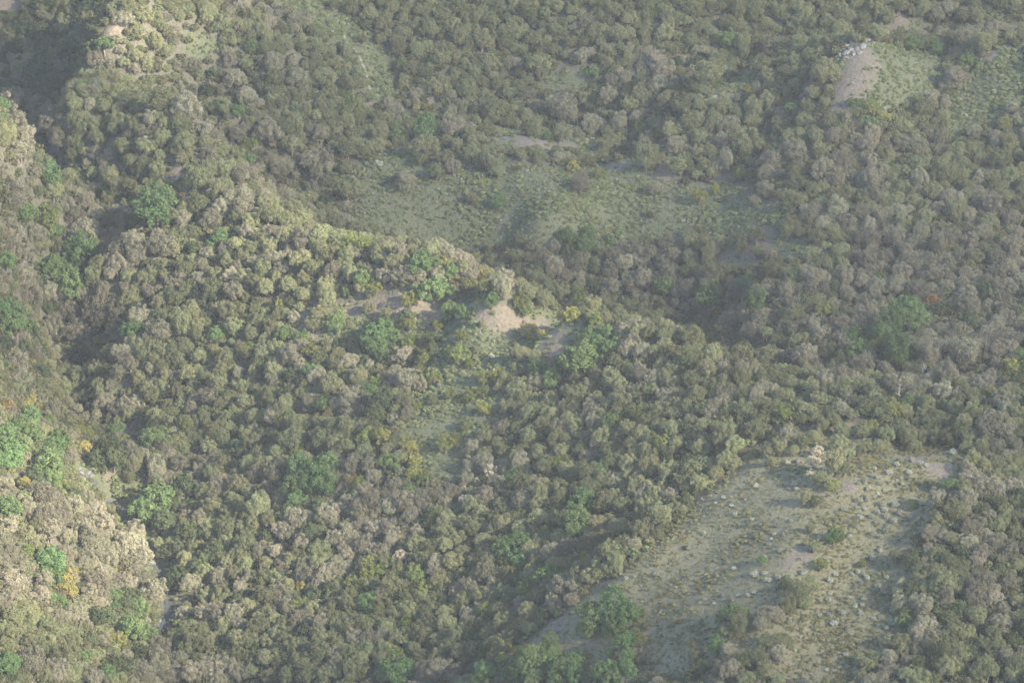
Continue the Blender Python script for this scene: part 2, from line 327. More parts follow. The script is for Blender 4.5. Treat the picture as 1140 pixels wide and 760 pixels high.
def trunk_mesh(name, seed, mat, cz=1.25):
    g = np.random.default_rng(seed); V, F = [], []
    for s in range(int(g.integers(1, 4))):
        b = np.array([g.uniform(-.12, .12), g.uniform(-.12, .12), -.3]); m = b + np.array([g.uniform(-.15, .15), g.uniform(-.15, .15), .75])
        tube(V, F, b, m, .10, .075)
        for j in range(3):
            e = m + unit(g.normal(0, 1, 3) * [1, 1, .2] + [0, 0, .9]) * .55; tube(V, F, m, e, .07, .045, 5)
            for q in range(2): tube(V, F, e, e + unit(g.normal(0, 1, 3) * [1, 1, .3] + [0, 0, .7]) * .42, .04, .012, 4)
    return mesh_np(name, V, np.array(F), [mat], smooth=True)
def bare_mesh(name, seed, mat, n0=3):
    g = np.random.default_rng(seed); V, F = [], []
    def grow(p, d, L, r, lev):
        q = p + d * L; tube(V, F, p, q, r, r * .68, 6 if lev < 2 else 4)
        if lev == 4: return
        for i in range(n0 if lev < 2 else 2): grow(q, unit(d + g.normal(0, .55, 3) + [0, 0, .12]), L * g.uniform(.6, .85), r * .62, lev + 1)
    grow(np.array([0, 0, -.3]), unit(np.array([g.uniform(-.3, .3), g.uniform(-.3, .3), 1])), 1.0, .085, 0)
    return mesh_np(name, V, np.array(F), [mat], smooth=True)
NV = 7
HEATH = dict(nl=46, lr=(.15, .34), per=135, size=.062, loose=.05, rough=.34)
KW = {'o': HEATH, 'p': dict(nl=50, lr=(.14, .33), per=140, size=.058, up=.1, low=-.6, loose=.05, rough=.36), 'w': dict(nl=26, lr=(.15, .28), per=80, size=.08, loose=.1),
      'G': dict(nl=42, lr=(.15, .30), per=110, size=.078, up=.4, loose=.08, rough=.34), 'D': dict(nl=40, lr=(.15, .30), per=100, size=.08, up=.4, loose=.08, rough=.36),
      'e': dict(nl=32, lr=(.14, .28), per=100, size=.075, loose=.12, rough=.3), 'y': dict(nl=30, lr=(.13, .26), per=100, size=.075, loose=.15, rough=.32), 'r': dict(nl=20, lr=(.18, .30), per=60, size=.10, loose=.18, rough=.35),
      's': dict(nl=14, lr=(.24, .40), per=42, size=.17, cz=.45, flat=.75, low=-.1, loose=.15, rough=.3)}
CROWN, TRUNK = {}, {}
for ki, (k, kw) in enumerate(KW.items()):
    for v in range(NV if k in 'op' else 4):
        kw2 = dict(kw)
        if k in 'opGD': kw2['flat'] = (.8, .95, 1.1, .88, 1.02, .75, 1.2)[v]
        CROWN[k, v] = crown_mesh('foliage', 100*ki + v, M[k], **kw2)
for v in range(5): TRUNK[v] = trunk_mesh('trunk', 50 + v, M['bark'])
NAME = {'o': 'olive_green_tree', 'p': 'grey_brown_tree', 'G': 'leafy_green_tree', 'D': 'dark_green_tree', 'e': 'yellow_green_tree', 'y': 'yellow_tree', 'r': 'orange_shrub', 'w': 'pale_dry_tree', 's': 'pale_grey_shrub'}

# ------------------------------------------------------------------ where every plant stands: photo tile, then x,y,width,kind read off a six times enlargement
DATA = """
T 0 0
700,340,100,G 640,400,130,p 850,60,140,o 960,110,130,o 830,130,120,p 910,200,90,o 1080,190,90,o 1110,330,90,o 900,380,120,o 830,440,90,o 980,440,110,o 900,470,80,p 670,510,110,o 760,530,110,o 850,550,100,o 1030,300,120,o 780,300,70,p 1100,40,90,o 740,60,80,o 80,680,190,p 10,690,90,G 200,720,70,p 390,750,70,o 500,710,110,o 600,700,90,p 700,710,120,o 850,670,160,o 1060,660,180,o
T 190 0
200,60,80,o 240,10,50,y 140,60,50,o 280,100,70,o 240,130,90,o 360,160,90,o 450,180,90,o 480,40,110,p 560,110,90,o 650,150,100,p 600,210,110,o 640,260,90,o 350,270,60,o 410,280,80,o 730,280,80,o 640,330,110,o 540,340,70,G 400,400,110,p 500,440,90,o 690,430,140,p 140,450,110,p 40,430,80,p 270,410,60,p 440,530,140,p 690,540,120,o 840,520,140,p 1010,530,160,o 690,620,100,o 850,650,110,o 740,700,90,o 500,640,120,p 350,720,110,o 450,740,90,G 280,520,80,D 240,620,100,D 830,140,110,p 890,110,90,p 960,210,100,o 870,270,80,o 1000,340,110,o 1110,400,70,o 1080,40,90,o 100,700,210,p 1110,690,100,o 900,740,90,o 30,210,70,p
T 380 0
60,50,110,o 190,90,120,o 340,60,110,o 280,160,120,o 170,170,60,o 140,260,70,o 400,220,90,o 530,70,100,o 480,180,90,o 590,200,130,o 370,280,110,o 260,270,80,o 500,320,110,o 570,310,90,o 380,340,100,o 660,400,130,o 760,380,80,o 520,380,70,o 400,430,70,G 460,470,120,o 550,490,110,o 640,590,130,o 410,570,70,o 490,640,80,p 780,260,110,o 780,60,110,o 680,100,110,o 900,120,90,o 990,130,100,o 940,280,140,o 1060,60,100,o 1090,230,100,o 1090,310,110,o 980,430,130,o 890,490,90,o 1110,440,80,p 840,610,130,o 1040,560,90,o 1110,620,90,o 1030,730,150,o 730,640,80,p 100,690,100,o 60,560,130,o 30,340,90,o 110,500,110,o 30,690,90,G 180,650,70,o 320,680,80,p 500,720,60,y 570,725,60,y 630,715,50,y 870,730,80,D
T 570 0
100,60,90,o 120,110,110,o 160,20,60,o 300,60,90,o 400,80,90,o 200,180,70,o 150,260,120,o 210,220,60,o 30,240,90,o 20,140,60,o 290,210,100,o 490,150,100,p 540,230,100,o 480,280,80,o 390,300,80,o 280,340,90,o 240,300,50,o 400,370,50,o 460,390,100,p 630,340,90,o 600,400,80,o 710,240,130,o 680,80,120,o 780,130,110,o 600,40,80,o 780,230,100,o 900,120,80,o 890,220,110,o 1040,110,100,o 1020,230,130,o 1100,130,100,o 1110,250,80,o 1000,310,50,o 960,290,60,o 860,350,90,p 780,390,90,o 180,450,170,o 50,500,80,o 100,540,90,o 540,490,70,G 580,540,60,o 720,480,70,w 800,510,60,p 860,480,80,p 660,540,100,p 960,400,140,p 1000,480,150,p 980,560,110,p 640,640,140,p 480,660,90,o 540,600,90,o 600,690,80,o 330,720,180,p 100,640,110,p 40,700,90,o 860,640,130,o 1020,660,100,o 1110,720,90,o 780,700,120,o 1100,420,80,D 820,570,70,D 760,600,70,D
T 760 0
70,60,140,o 190,60,90,o 30,150,80,o 110,180,90,o 50,270,110,o 90,340,70,p 160,180,70,o 300,150,110,o 380,80,120,o 470,90,100,o 300,260,110,G 490,240,70,o 540,190,80,o 640,80,100,o 660,130,60,o 740,70,70,o 810,90,120,o 770,150,90,o 860,170,100,o 970,150,100,o 970,60,90,o 1070,70,90,o 1120,120,80,o 400,290,120,o 420,370,110,o 580,310,150,p 660,310,110,o 780,300,120,o 910,290,130,o 980,280,100,o 1070,220,120,o 850,370,100,o 760,410,120,o 530,440,140,o 570,510,120,o 690,480,110,o 950,490,180,o 230,400,120,o 180,490,200,o 60,560,110,D 100,600,90,o 30,670,90,o 340,420,80,o 440,615,75,y 440,665,80,D 610,600,90,o 580,670,130,o 760,570,90,o 870,630,110,o 690,620,70,p 470,730,140,o 260,720,130,o 730,730,90,G 850,730,90,o 90,430,100,D 1120,690,60,G
T 950 0
30,40,90,o 150,40,120,o 300,40,110,o 400,90,80,o 470,60,110,o 560,100,110,p 640,60,120,p 740,110,140,o 830,130,110,o 800,40,100,o 980,30,110,o 1080,20,90,o 230,130,100,o 70,190,90,o 170,220,130,o 300,270,90,o 400,290,90,G 470,280,90,o 590,270,80,o 560,330,80,G 750,250,170,p 870,290,160,o 940,190,120,p 1110,230,110,o 1050,250,80,o 690,520,170,p 760,410,100,G 600,580,70,p 520,650,100,p 470,720,140,o 120,730,140,e 20,700,70,G 1060,720,110,p
T 0 127
110,60,170,p 20,40,60,G 50,140,140,o 180,130,110,p 130,250,180,p 30,210,80,o 330,80,150,p 280,200,90,D 390,200,140,p 510,200,110,o 540,120,110,o 640,170,130,o 620,80,100,o 760,110,110,o 810,220,140,o 860,140,80,p 480,280,110,o 590,340,90,p 500,50,100,o 690,330,90,p 640,270,100,p 790,60,110,o 900,80,110,o 1000,40,100,p 980,230,140,o 880,320,110,o 1080,180,110,o 1050,400,130,o 960,330,100,o 740,410,130,o 620,400,100,o 480,420,150,o 330,420,150,G 230,390,120,p 200,470,90,p 30,420,120,p 90,550,220,p 350,540,160,o 260,550,80,o 430,620,130,p 560,590,150,p 630,510,90,p 550,500,90,o 870,480,120,o 780,500,110,o 960,540,120,o 990,470,80,o 1080,480,80,o 1040,650,220,G 760,640,90,p 730,710,120,p 840,660,100,p 500,690,130,p 370,640,90,o 150,670,150,G 300,720,220,e 40,720,160,p 50,640,110,o 870,710,100,o 640,660,130,p
T 190 127
60,60,120,o 170,90,90,p 230,100,120,p 310,140,90,p 90,210,150,o 30,260,90,o 150,190,60,o 230,190,100,o 260,280,130,p 340,250,110,o 90,290,130,o 450,140,130,p 540,200,110,e 480,240,80,o 440,280,100,o 520,310,80,G 640,120,190,p 730,150,80,o 790,120,90,o 830,80,110,o 810,210,140,o 880,200,70,o 560,290,60,p 740,370,120,p 700,380,80,p 590,380,90,p 620,440,60,p 1000,140,130,p 1060,80,80,o 1110,170,90,o 930,320,150,p 1040,300,110,p 970,380,130,p 1070,450,120,o 940,500,130,p 1040,580,90,D 1060,640,90,o 1110,540,80,o 260,380,140,o 180,440,180,o 370,380,120,o 450,400,130,p 530,400,110,p 340,500,140,o 480,540,120,p 560,480,80,o 640,520,110,o 700,570,80,p 620,600,110,o 740,600,90,p 180,600,160,o 100,640,130,o 40,680,120,o 330,640,120,p 270,710,150,p 90,710,110,p 440,700,110,o 640,680,160,o 820,650,140,o 760,700,140,o 880,690,120,o 540,730,110,o 480,620,130,p 390,560,110,p 1090,740,90,o
T 380 127
40,60,110,o 110,50,90,o 260,140,130,o 240,210,120,o 160,240,110,o 40,240,140,o 250,340,80,s 380,130,110,G 570,110,140,G 740,100,150,p 700,180,100,o 560,220,170,o 770,210,80,o 850,130,110,o 960,110,100,o 1030,110,80,o 530,300,90,o 700,300,130,o 740,360,110,p 640,390,110,o 870,270,130,o 1000,320,160,o 1040,380,100,o 920,320,110,D 430,440,150,p 380,440,80,o 50,520,130,o 100,480,70,o 30,620,80,p 870,570,90,o 1050,600,80,G 1110,60,70,o 250,40,90,o 1000,20,110,o
T 570 127
100,30,90,o 30,70,80,o 150,110,110,o 90,100,90,o 240,140,60,G 340,130,130,o 430,120,80,p 540,80,140,p 630,120,90,o 720,60,120,p 740,130,60,o 850,90,110,e 960,60,90,o 1060,110,140,o 900,180,140,p 690,200,150,o 620,220,110,o 890,290,190,o 1090,210,130,p 1110,350,140,o 410,350,100,y 460,470,140,p 580,400,90,e 60,280,80,o 960,500,100,p 920,680,60,D 380,10,120,p 40,370,50,e
T 760 127
60,60,140,o 110,160,110,o 180,240,100,o 10,180,70,o 310,80,150,p 220,60,110,o 280,200,120,p 430,200,190,o 290,310,120,p 520,220,110,o 460,60,110,o 570,85,60,y 560,140,70,G 650,100,120,o 710,160,110,o 740,240,160,p 600,310,150,p 560,400,120,p 390,400,110,e 560,500,130,p 480,580,80,p 790,130,90,o 890,150,120,o 1010,150,110,p 1070,120,90,o 910,270,110,o 940,370,160,p 1060,320,140,p 1030,430,140,p 740,400,120,o 760,480,110,o 870,510,130,o 780,580,110,o 840,680,130,p 690,610,100,D 1000,560,120,o 1030,640,150,p 110,550,130,y 220,510,80,y 30,360,100,o 150,340,90,o 800,60,100,o 980,60,90,o 1100,540,110,o 730,720,110,o 690,740,80,o 1090,720,120,p 930,720,110,p
T 950 127
30,80,80,p 120,140,110,p 230,30,80,y 100,60,100,G 90,200,150,p 340,90,110,o 190,260,110,o 110,320,110,p 240,300,90,o 330,200,120,p 430,240,120,p 430,330,130,o 340,330,80,o 200,380,110,p 120,430,150,p 270,400,80,o 440,440,130,p 330,480,100,o 580,180,90,p 690,240,120,o 720,320,110,o 800,240,90,o 640,400,140,o 720,420,100,o 560,420,100,o 540,530,130,o 640,550,110,p 770,490,110,o 830,520,90,p 1010,80,100,e 940,170,80,p 1030,200,120,o 990,320,130,o 1100,280,80,o 940,420,110,o 1050,420,120,o 920,600,150,p 1020,560,110,o 1110,470,70,o 880,310,80,o 300,570,110,o 130,540,130,p 60,580,100,o 200,570,90,o 50,670,120,p 190,680,120,p 300,650,110,p 410,590,100,o 330,730,110,o 480,700,110,o 560,640,90,p 680,660,150,o 770,680,110,p 900,730,130,o 1060,700,120,p 1110,620,80,o 1000,480,80,o 820,410,70,D 110,740,120,p
T 0 254
80,60,170,p 230,50,140,p 350,20,110,G 420,40,70,D 560,50,200,p 640,120,90,p 760,60,110,p 900,80,160,p 900,190,140,p 780,160,110,p 270,110,120,o 370,130,120,o 540,200,220,G 350,280,190,G 480,380,200,G 140,180,140,p 220,230,90,p 30,220,120,G 140,320,190,p 40,345,60,r 20,400,80,p 330,430,150,p 210,460,170,p 130,570,110,p 220,580,110,o 90,640,200,G 30,540,140,G 200,690,130,D 330,540,90,D 660,240,120,o 780,260,130,p 730,310,100,p 620,340,120,o 860,330,110,o 960,340,120,o 690,420,130,p 560,450,110,p 450,560,150,p 680,530,200,p 800,560,140,p 660,620,130,p 880,470,150,o 800,480,80,o 340,640,130,p 290,690,110,p 390,690,120,p 520,700,160,p 760,680,120,p 930,610,150,p 880,680,120,G 660,690,90,D 1080,130,170,p 1090,260,110,o 1110,320,90,o 1000,440,110,p 1090,490,130,o 1080,580,110,o 1050,690,180,p 980,680,80,o 1010,290,80,o 910,540,80,D 840,400,110,p
T 190 254
60,60,140,o 150,40,120,o 30,150,110,o 160,150,90,D 330,60,110,G 270,110,80,G 440,110,110,o 360,150,90,p 260,180,100,p 500,40,110,p 600,60,110,o 690,30,90,p 560,150,110,o 660,140,110,o 770,70,150,o 880,90,150,p 1000,50,150,o 1090,60,110,o 790,160,90,p 700,210,130,p 550,230,100,p 630,220,90,p 480,190,110,o 320,225,60,y 380,210,110,o 450,260,90,p 480,295,40,y 870,210,150,o 980,130,110,o 1060,180,120,o 950,260,130,o 1090,280,130,p 740,270,110,p 620,290,120,o 500,330,110,o 400,320,120,p 300,330,100,o 240,300,90,p 100,280,130,o 60,330,100,p 20,250,80,o 200,350,90,p 110,420,130,o 40,480,140,o 280,430,150,o 420,430,140,p 640,410,140,o 790,390,140,o 700,330,90,o 560,360,110,o 890,440,120,o 900,350,110,o 1030,410,120,o 1050,480,120,o 1000,570,140,o 960,640,130,o 1110,640,110,G 1110,440,60,o 660,510,40,r 730,520,80,e 560,560,90,o 480,540,90,o 380,570,130,o 500,620,90,e 600,610,110,o 720,590,110,o 660,670,110,o 420,660,130,o 760,720,110,G 310,700,100,G 540,710,110,o 140,570,120,o 70,650,160,o 180,640,110,o 170,720,110,o 60,570,110,o 820,600,90,p 880,740,90,G 240,740,80,o
T 380 254
60,90,140,e 150,110,130,e 240,150,110,o 40,180,120,o 100,180,90,p 400,160,120,p 470,150,80,o 250,210,100,o 360,240,130,o 600,140,120,o 700,160,120,p 780,190,110,p 540,240,150,G 690,240,90,y 620,220,80,o 720,290,110,G 820,270,120,o 860,320,110,p 860,390,110,e 950,310,110,y 960,400,110,e 900,220,110,o 1010,240,110,o 1060,290,110,o 1090,340,110,p 1080,400,120,p 60,310,120,o 150,340,110,G 30,420,90,D 130,400,110,o 220,390,110,e 290,330,120,p 380,320,110,p 450,330,120,p 520,340,110,p 510,410,90,o 640,350,120,p 630,410,170,G 1000,510,80,G 450,490,120,e 440,590,100,D 400,660,60,y 460,640,100,e 180,540,100,o 300,580,80,o 290,640,120,D 260,710,180,G 720,560,100,G 810,570,80,G 640,650,90,e 800,720,100,e 600,740,120,D 130,740,90,o 480,740,110,e 940,640,50,o 60,660,70,o 1040,430,80,D
T 570 254
60,90,100,o 130,120,100,p 40,200,110,o 120,200,90,o 370,60,110,G 370,150,110,D 480,110,130,G 510,40,90,G 650,90,70,G 280,130,90,p 200,170,110,p 180,270,90,D 280,280,130,p 350,330,110,p 430,260,130,p 450,200,120,p 440,320,90,p 600,160,100,o 680,180,110,p 660,300,110,p 760,240,130,p 690,390,120,p 790,380,130,p 880,330,140,p 820,140,120,p 930,170,110,p 880,90,110,o 1030,120,130,p 1010,230,120,p 1090,190,110,p 1050,340,110,p 950,410,90,p 1020,400,120,G 1100,430,90,p 550,380,110,D 540,280,90,D 60,330,130,o 150,350,130,o 230,400,140,o 320,430,120,o 100,440,150,o 210,490,110,o 60,520,130,e 80,560,90,G 450,470,140,e 540,520,110,o 620,500,100,o 400,580,120,y 330,590,90,y 120,690,130,y 200,700,70,y 560,620,130,e 530,710,110,G 640,720,100,G 470,730,80,G 620,590,100,o 700,560,110,o 800,560,110,o 880,590,110,o 960,620,110,o 1030,650,110,o 740,690,120,p 840,690,110,o 930,690,110,o 1090,690,100,p 1020,720,110,o
T 760 254
50,80,130,o 110,50,110,o 50,200,110,o 200,150,130,o 250,110,110,o 170,220,100,o 390,110,130,o 500,50,130,o 500,170,110,o 590,170,90,p 700,30,100,o 780,30,80,o 900,60,110,o 1000,40,110,o 1060,140,110,o 1060,240,110,o 1080,330,130,p 1100,440,110,p 1110,50,80,o 620,280,140,o 690,300,90,o 760,320,90,G 860,330,140,p 780,400,80,o 850,410,110,p 690,430,120,p 640,500,100,p 230,310,140,o 180,370,130,p 130,330,80,o 440,370,110,G 190,465,150,G 40,420,130,p 360,450,130,p 350,530,90,e 240,565,80,r 490,500,140,G 550,420,90,p 540,330,90,D 330,610,110,p 430,600,120,p 530,600,150,p 470,690,140,p 560,700,110,o 270,690,120,o 180,570,90,p 740,570,130,o 680,640,90,p 840,500,100,o 930,550,120,e 870,640,110,p 920,710,110,p 810,740,90,o 1050,630,140,p 1110,720,90,G 60,720,170,o 350,740,90,e 60,600,100,D 200,630,70,D 1010,400,80,D
T 950 254
50,70,120,p 130,60,150,p 280,80,150,p 400,110,110,p 450,40,130,p 570,120,150,p 660,80,110,p 780,90,130,p 860,40,130,p 980,80,80,G 1060,110,130,p 1100,40,100,p 1050,30,80,o 100,210,150,p 210,210,110,p 350,160,120,p 400,230,130,p 500,240,130,p 550,310,130,p 640,240,100,p 710,190,100,p 810,200,120,o 880,160,110,o 950,200,120,p 750,300,90,p 1040,260,120,p 970,300,110,p 1100,230,90,p 320,300,130,p 195,295,60,y 190,325,70,G 60,360,110,p 170,390,120,p 280,400,130,p 420,400,120,p 520,410,100,p 530,490,110,r 370,540,170,G 400,620,170,G 590,560,120,D 250,640,160,G 190,700,130,G 340,470,90,D 190,500,110,p 120,580,170,p 40,650,110,p 20,710,80,G 110,740,70,e 770,440,130,p 730,530,140,p 800,540,130,p 770,620,130,D 700,680,140,p 580,690,120,p 500,720,110,p 640,720,110,p 980,400,110,p 1060,410,110,p 900,360,90,p 870,420,110,D 960,640,120,p 900,690,110,p 1020,590,110,p 1040,720,110,p 1110,560,90,o 1100,660,90,p 1000,480,90,p
T 0 381
50,30,110,D 160,30,100,D 10,140,80,D 110,140,150,p 240,90,120,p 380,90,120,p 330,150,90,o 470,50,110,o 280,210,120,D 110,320,130,o 300,310,140,o 420,300,130,o 530,210,140,o 210,380,90,y 170,430,110,y 250,430,70,y 50,430,100,r 10,500,50,y 340,460,150,p 430,560,90,D 210,520,120,G 120,560,120,G 330,540,80,G 200,620,150,G 50,600,120,G 80,700,160,G 390,640,130,G 340,710,150,G 240,690,90,D 560,600,140,e 560,700,130,y 730,690,160,D 600,50,130,o 700,110,110,o 650,200,110,o 830,60,100,p 870,140,110,p 800,200,100,p 920,240,90,o 640,300,110,o 570,350,90,o 700,390,130,p 640,440,80,p 830,430,110,p 900,400,110,p 860,500,90,o 950,100,110,o 1010,190,90,p 1080,160,110,o 1020,360,130,o 1110,340,90,o 1110,230,90,o 1040,500,130,o 980,470,80,D 1030,640,150,G 1020,560,90,D 1090,700,110,p 900,740,100,p 780,580,90,G 1080,60,110,o 740,40,90,o 1000,40,90,o
T 190 381
20,60,110,o 100,40,110,o 70,130,90,o 200,100,130,o 290,70,110,o 370,100,130,o 290,170,90,o 120,220,140,o 30,230,90,p 220,230,100,o 350,180,110,o 450,210,80,p 310,280,140,o 150,290,90,o 50,340,110,o 80,390,80,o 260,370,130,p 360,400,110,o 470,310,100,o 470,40,100,o 530,40,80,e 430,370,80,o 500,400,130,o 430,450,90,o 620,80,120,o 700,50,130,o 790,100,150,p 860,40,90,p 930,60,130,e 970,110,90,D 680,200,150,o 700,270,110,p 650,360,140,o 800,240,110,D 780,340,100,D 820,320,90,p 890,290,110,o 980,240,130,p 1070,290,160,o 1100,150,110,o 930,400,140,p 940,190,100,G 1020,420,110,G 760,440,150,o 690,500,140,p 570,500,140,o 500,540,90,o 560,580,80,p 830,560,140,o 790,500,80,G 810,640,180,o 700,640,110,o 500,610,100,o 610,620,90,o 550,680,120,o 450,690,80,G 280,600,140,o 340,640,130,o 250,700,130,o 100,560,120,e 60,660,130,o 150,640,120,o 20,470,80,o 230,470,90,o 1090,560,140,o 1000,650,150,o 1090,680,120,o 850,740,110,e 710,740,120,o 580,740,110,o 480,740,90,o 380,580,100,o 1000,540,110,o
T 380 381
240,40,150,G 340,50,110,D 60,130,130,p 160,140,90,D 270,110,90,D 420,90,140,p 480,60,90,e 550,120,110,e 600,60,130,D 440,30,90,e 790,90,150,e 850,140,80,e 720,70,90,e 440,250,190,p 350,240,110,p 530,280,100,p 620,240,100,e 520,180,90,e 240,270,110,e 120,240,130,o 200,320,110,G 60,380,170,p 160,360,90,o 280,400,160,D 230,480,130,D 420,400,140,o 370,340,90,o 340,500,80,e 440,470,110,p 500,430,80,e 30,480,80,p 730,360,90,e 600,380,90,o 660,300,60,s 850,370,110,e 940,250,110,e 1030,220,110,y 940,340,100,e 1090,250,110,o 1060,310,80,o 950,450,110,y 1100,440,110,o 1080,580,120,p 180,630,150,e 120,600,70,e 280,640,130,y 310,590,80,e 370,640,90,o 460,710,140,y 310,720,100,o 690,680,140,e 40,580,130,o 40,680,120,o 160,740,110,o 820,560,90,s 750,650,90,o 960,640,110,o 1050,680,130,o 880,700,110,p 960,740,110,o 850,740,90,p 1090,730,90,o 900,50,70,o 1000,100,60,s 1050,140,60,s
T 570 381
60,70,120,o 160,110,110,s 40,200,110,o 170,200,120,G 270,270,110,G 160,270,140,p 60,290,130,o 480,100,230,G 400,150,130,G 580,60,130,G 660,40,120,G 570,140,90,D 440,240,130,o 570,230,130,o 660,260,140,o 730,290,110,o 520,300,110,o 700,110,110,o 770,50,120,p 870,60,120,p 760,170,110,o 860,220,120,p 940,250,110,p 960,60,110,o 1060,80,130,o 1090,180,110,o 1000,160,110,o 1080,280,110,o 930,320,110,o 1010,360,110,p 850,350,100,o 440,360,140,o 260,380,130,o 170,380,90,o 410,410,90,o 730,400,140,o 640,420,110,o 520,460,120,p 130,460,150,o 260,490,140,o 390,510,120,o 60,520,100,o 200,560,140,o 330,580,130,p 430,580,110,o 540,540,110,p 300,640,110,o 110,640,130,o 70,730,110,o 180,740,110,o 330,730,110,o 90,600,60,D 700,520,130,e 640,560,110,G 850,490,140,e 900,540,110,o 780,580,130,o 870,620,140,o 610,640,140,o 700,650,110,o 800,680,130,o 930,660,130,o 1010,680,130,e 640,720,120,o 560,690,100,p 890,720,110,o 920,450,90,o 1000,470,130,o 1090,480,110,o 1090,410,110,o 1080,580,140,o 980,560,110,o 1100,680,110,o 460,700,90,o
T 760 381
60,120,160,o 200,90,150,o 160,180,150,o 60,250,130,o 30,60,100,o 390,80,170,o 320,160,90,D 400,170,120,p 570,90,150,o 550,160,100,o 650,80,80,p 820,90,170,p 690,130,80,D 960,80,100,o 1060,110,110,o 900,190,110,p 740,200,100,o 620,230,130,o 540,240,130,o 400,240,140,o 270,260,110,o 190,290,110,o 90,350,150,o 340,350,90,p 420,320,110,o 520,330,110,p 660,360,110,o 730,290,110,o 830,220,110,o 860,310,120,o 950,260,120,p 1060,220,130,p 1080,330,110,o 1010,330,80,o 1110,400,90,p 40,430,130,o 150,450,120,o 230,440,120,p 330,450,110,o 430,450,140,o 610,440,150,o 680,480,130,e 540,400,80,o 510,520,110,o 800,440,120,o 140,560,120,o 50,580,120,D 290,620,170,o 350,690,140,o 250,700,120,o 130,710,130,o 490,590,140,o 560,590,90,o 430,610,110,o 390,540,80,o 320,540,60,G 1000,510,130,s 930,560,120,s 880,620,120,s 800,660,110,s 700,620,130,p 640,700,110,o 740,720,90,s 480,740,80,e 570,730,100,o 1060,600,120,s 1040,680,130,o 900,730,90,w 1110,740,90,o 880,480,80,o
T 950 381
290,60,170,G 300,90,120,G 40,40,130,G 120,40,110,e 200,30,80,D 390,50,90,D 520,80,160,p 470,140,90,o 740,70,200,p 640,110,80,p 940,60,150,p 1050,40,110,p 1110,90,90,G 1070,180,180,y 1090,260,140,D 60,150,140,p 210,170,90,p 120,230,120,o 350,240,110,p 250,290,120,p 50,290,110,o 130,330,110,o 620,220,180,p 540,240,110,p 480,290,100,p 600,330,140,p 640,280,110,o 720,300,110,o 790,350,120,o 700,390,110,o 900,270,130,p 780,240,90,p 920,345,100,y 1050,350,90,o 980,400,110,p 1100,400,90,o 870,400,90,o 490,400,130,o 250,400,90,o 370,390,90,G 600,430,90,o 40,400,110,o 80,440,110,D 170,470,90,o 280,460,130,e 350,480,110,s 680,460,120,o 800,460,120,o 480,480,130,o 560,510,130,o 600,550,120,o 500,560,110,o 740,540,140,o 870,540,120,p 960,540,130,p 900,610,130,p 1000,610,130,p 1050,540,100,o 1110,540,80,o 720,610,130,o 640,620,120,o 560,640,110,o 860,690,120,o 770,660,90,o 960,700,130,p 1070,670,130,p 1090,740,110,p 320,580,160,o 220,620,140,o 110,570,130,e 60,600,110,o 370,640,130,o 80,690,120,o 460,640,100,o 30,740,60,o 180,690,110,o 660,740,80,s 410,690,90,o
T 0 508
60,40,150,G 320,30,170,G 330,110,190,G 230,140,130,D 410,200,110,e 60,90,90,y 160,180,110,y 20,70,60,y 320,180,130,G 30,190,110,p 60,250,110,p 300,270,180,p 70,350,140,G 10,330,90,G 190,350,120,p 60,470,140,p 30,560,130,p 300,420,180,p 330,500,170,p 250,470,120,o 490,340,160,p 430,420,140,p 640,360,150,p 690,450,170,p 540,480,140,p 600,560,170,p 910,520,150,p 850,600,190,p 950,660,170,p 720,680,150,p 640,640,120,p 560,720,120,p 420,660,150,p 340,710,170,G 180,630,110,e 270,640,80,o 80,660,160,p 140,730,110,p 20,700,110,p 760,40,150,D 900,60,130,o 1040,90,160,p 1050,280,200,G 960,370,170,G 1090,430,150,D 860,150,90,o 1080,170,110,p 1060,590,90,o 490,240,80,D 590,170,50,o 740,360,70,o 1100,640,100,D 640,20,110,D 630,735,90,p
T 190 508
60,40,120,p 240,40,110,p 340,50,130,o 90,220,180,D 30,320,110,D 20,420,90,D 270,120,110,o 320,180,140,p 230,240,130,o 280,330,130,o 440,110,80,o 450,190,130,o 520,50,130,o 640,60,130,o 560,120,110,p 690,120,130,p 750,40,110,o 740,235,90,y 850,80,140,G 850,200,170,G 840,290,110,G 960,80,140,G 1000,180,180,G 1060,80,130,G 930,240,110,D 1100,150,110,o 1090,20,110,p 590,340,170,o 430,300,110,o 480,350,110,o 660,430,130,o 400,400,90,o 280,500,140,o 370,490,130,o 480,470,110,o 560,450,120,o 530,510,110,o 130,510,150,D 190,400,120,p 780,370,80,G 840,430,140,p 740,510,140,p 910,410,120,p 800,520,120,p 1000,340,90,G 1060,390,140,p 1010,420,120,o 930,520,130,D 640,540,110,D 1110,560,130,p 500,600,150,o 600,640,110,p 450,660,110,o 700,640,120,p 870,600,130,p 860,660,120,o 790,690,130,o 1000,620,140,o 640,720,120,o 500,730,120,o 380,720,110,o 990,710,120,o 1080,740,120,p 900,740,100,p 300,620,150,D 230,680,120,D 100,690,130,o 60,620,110,D 170,740,110,D 740,740,110,p
T 380 508
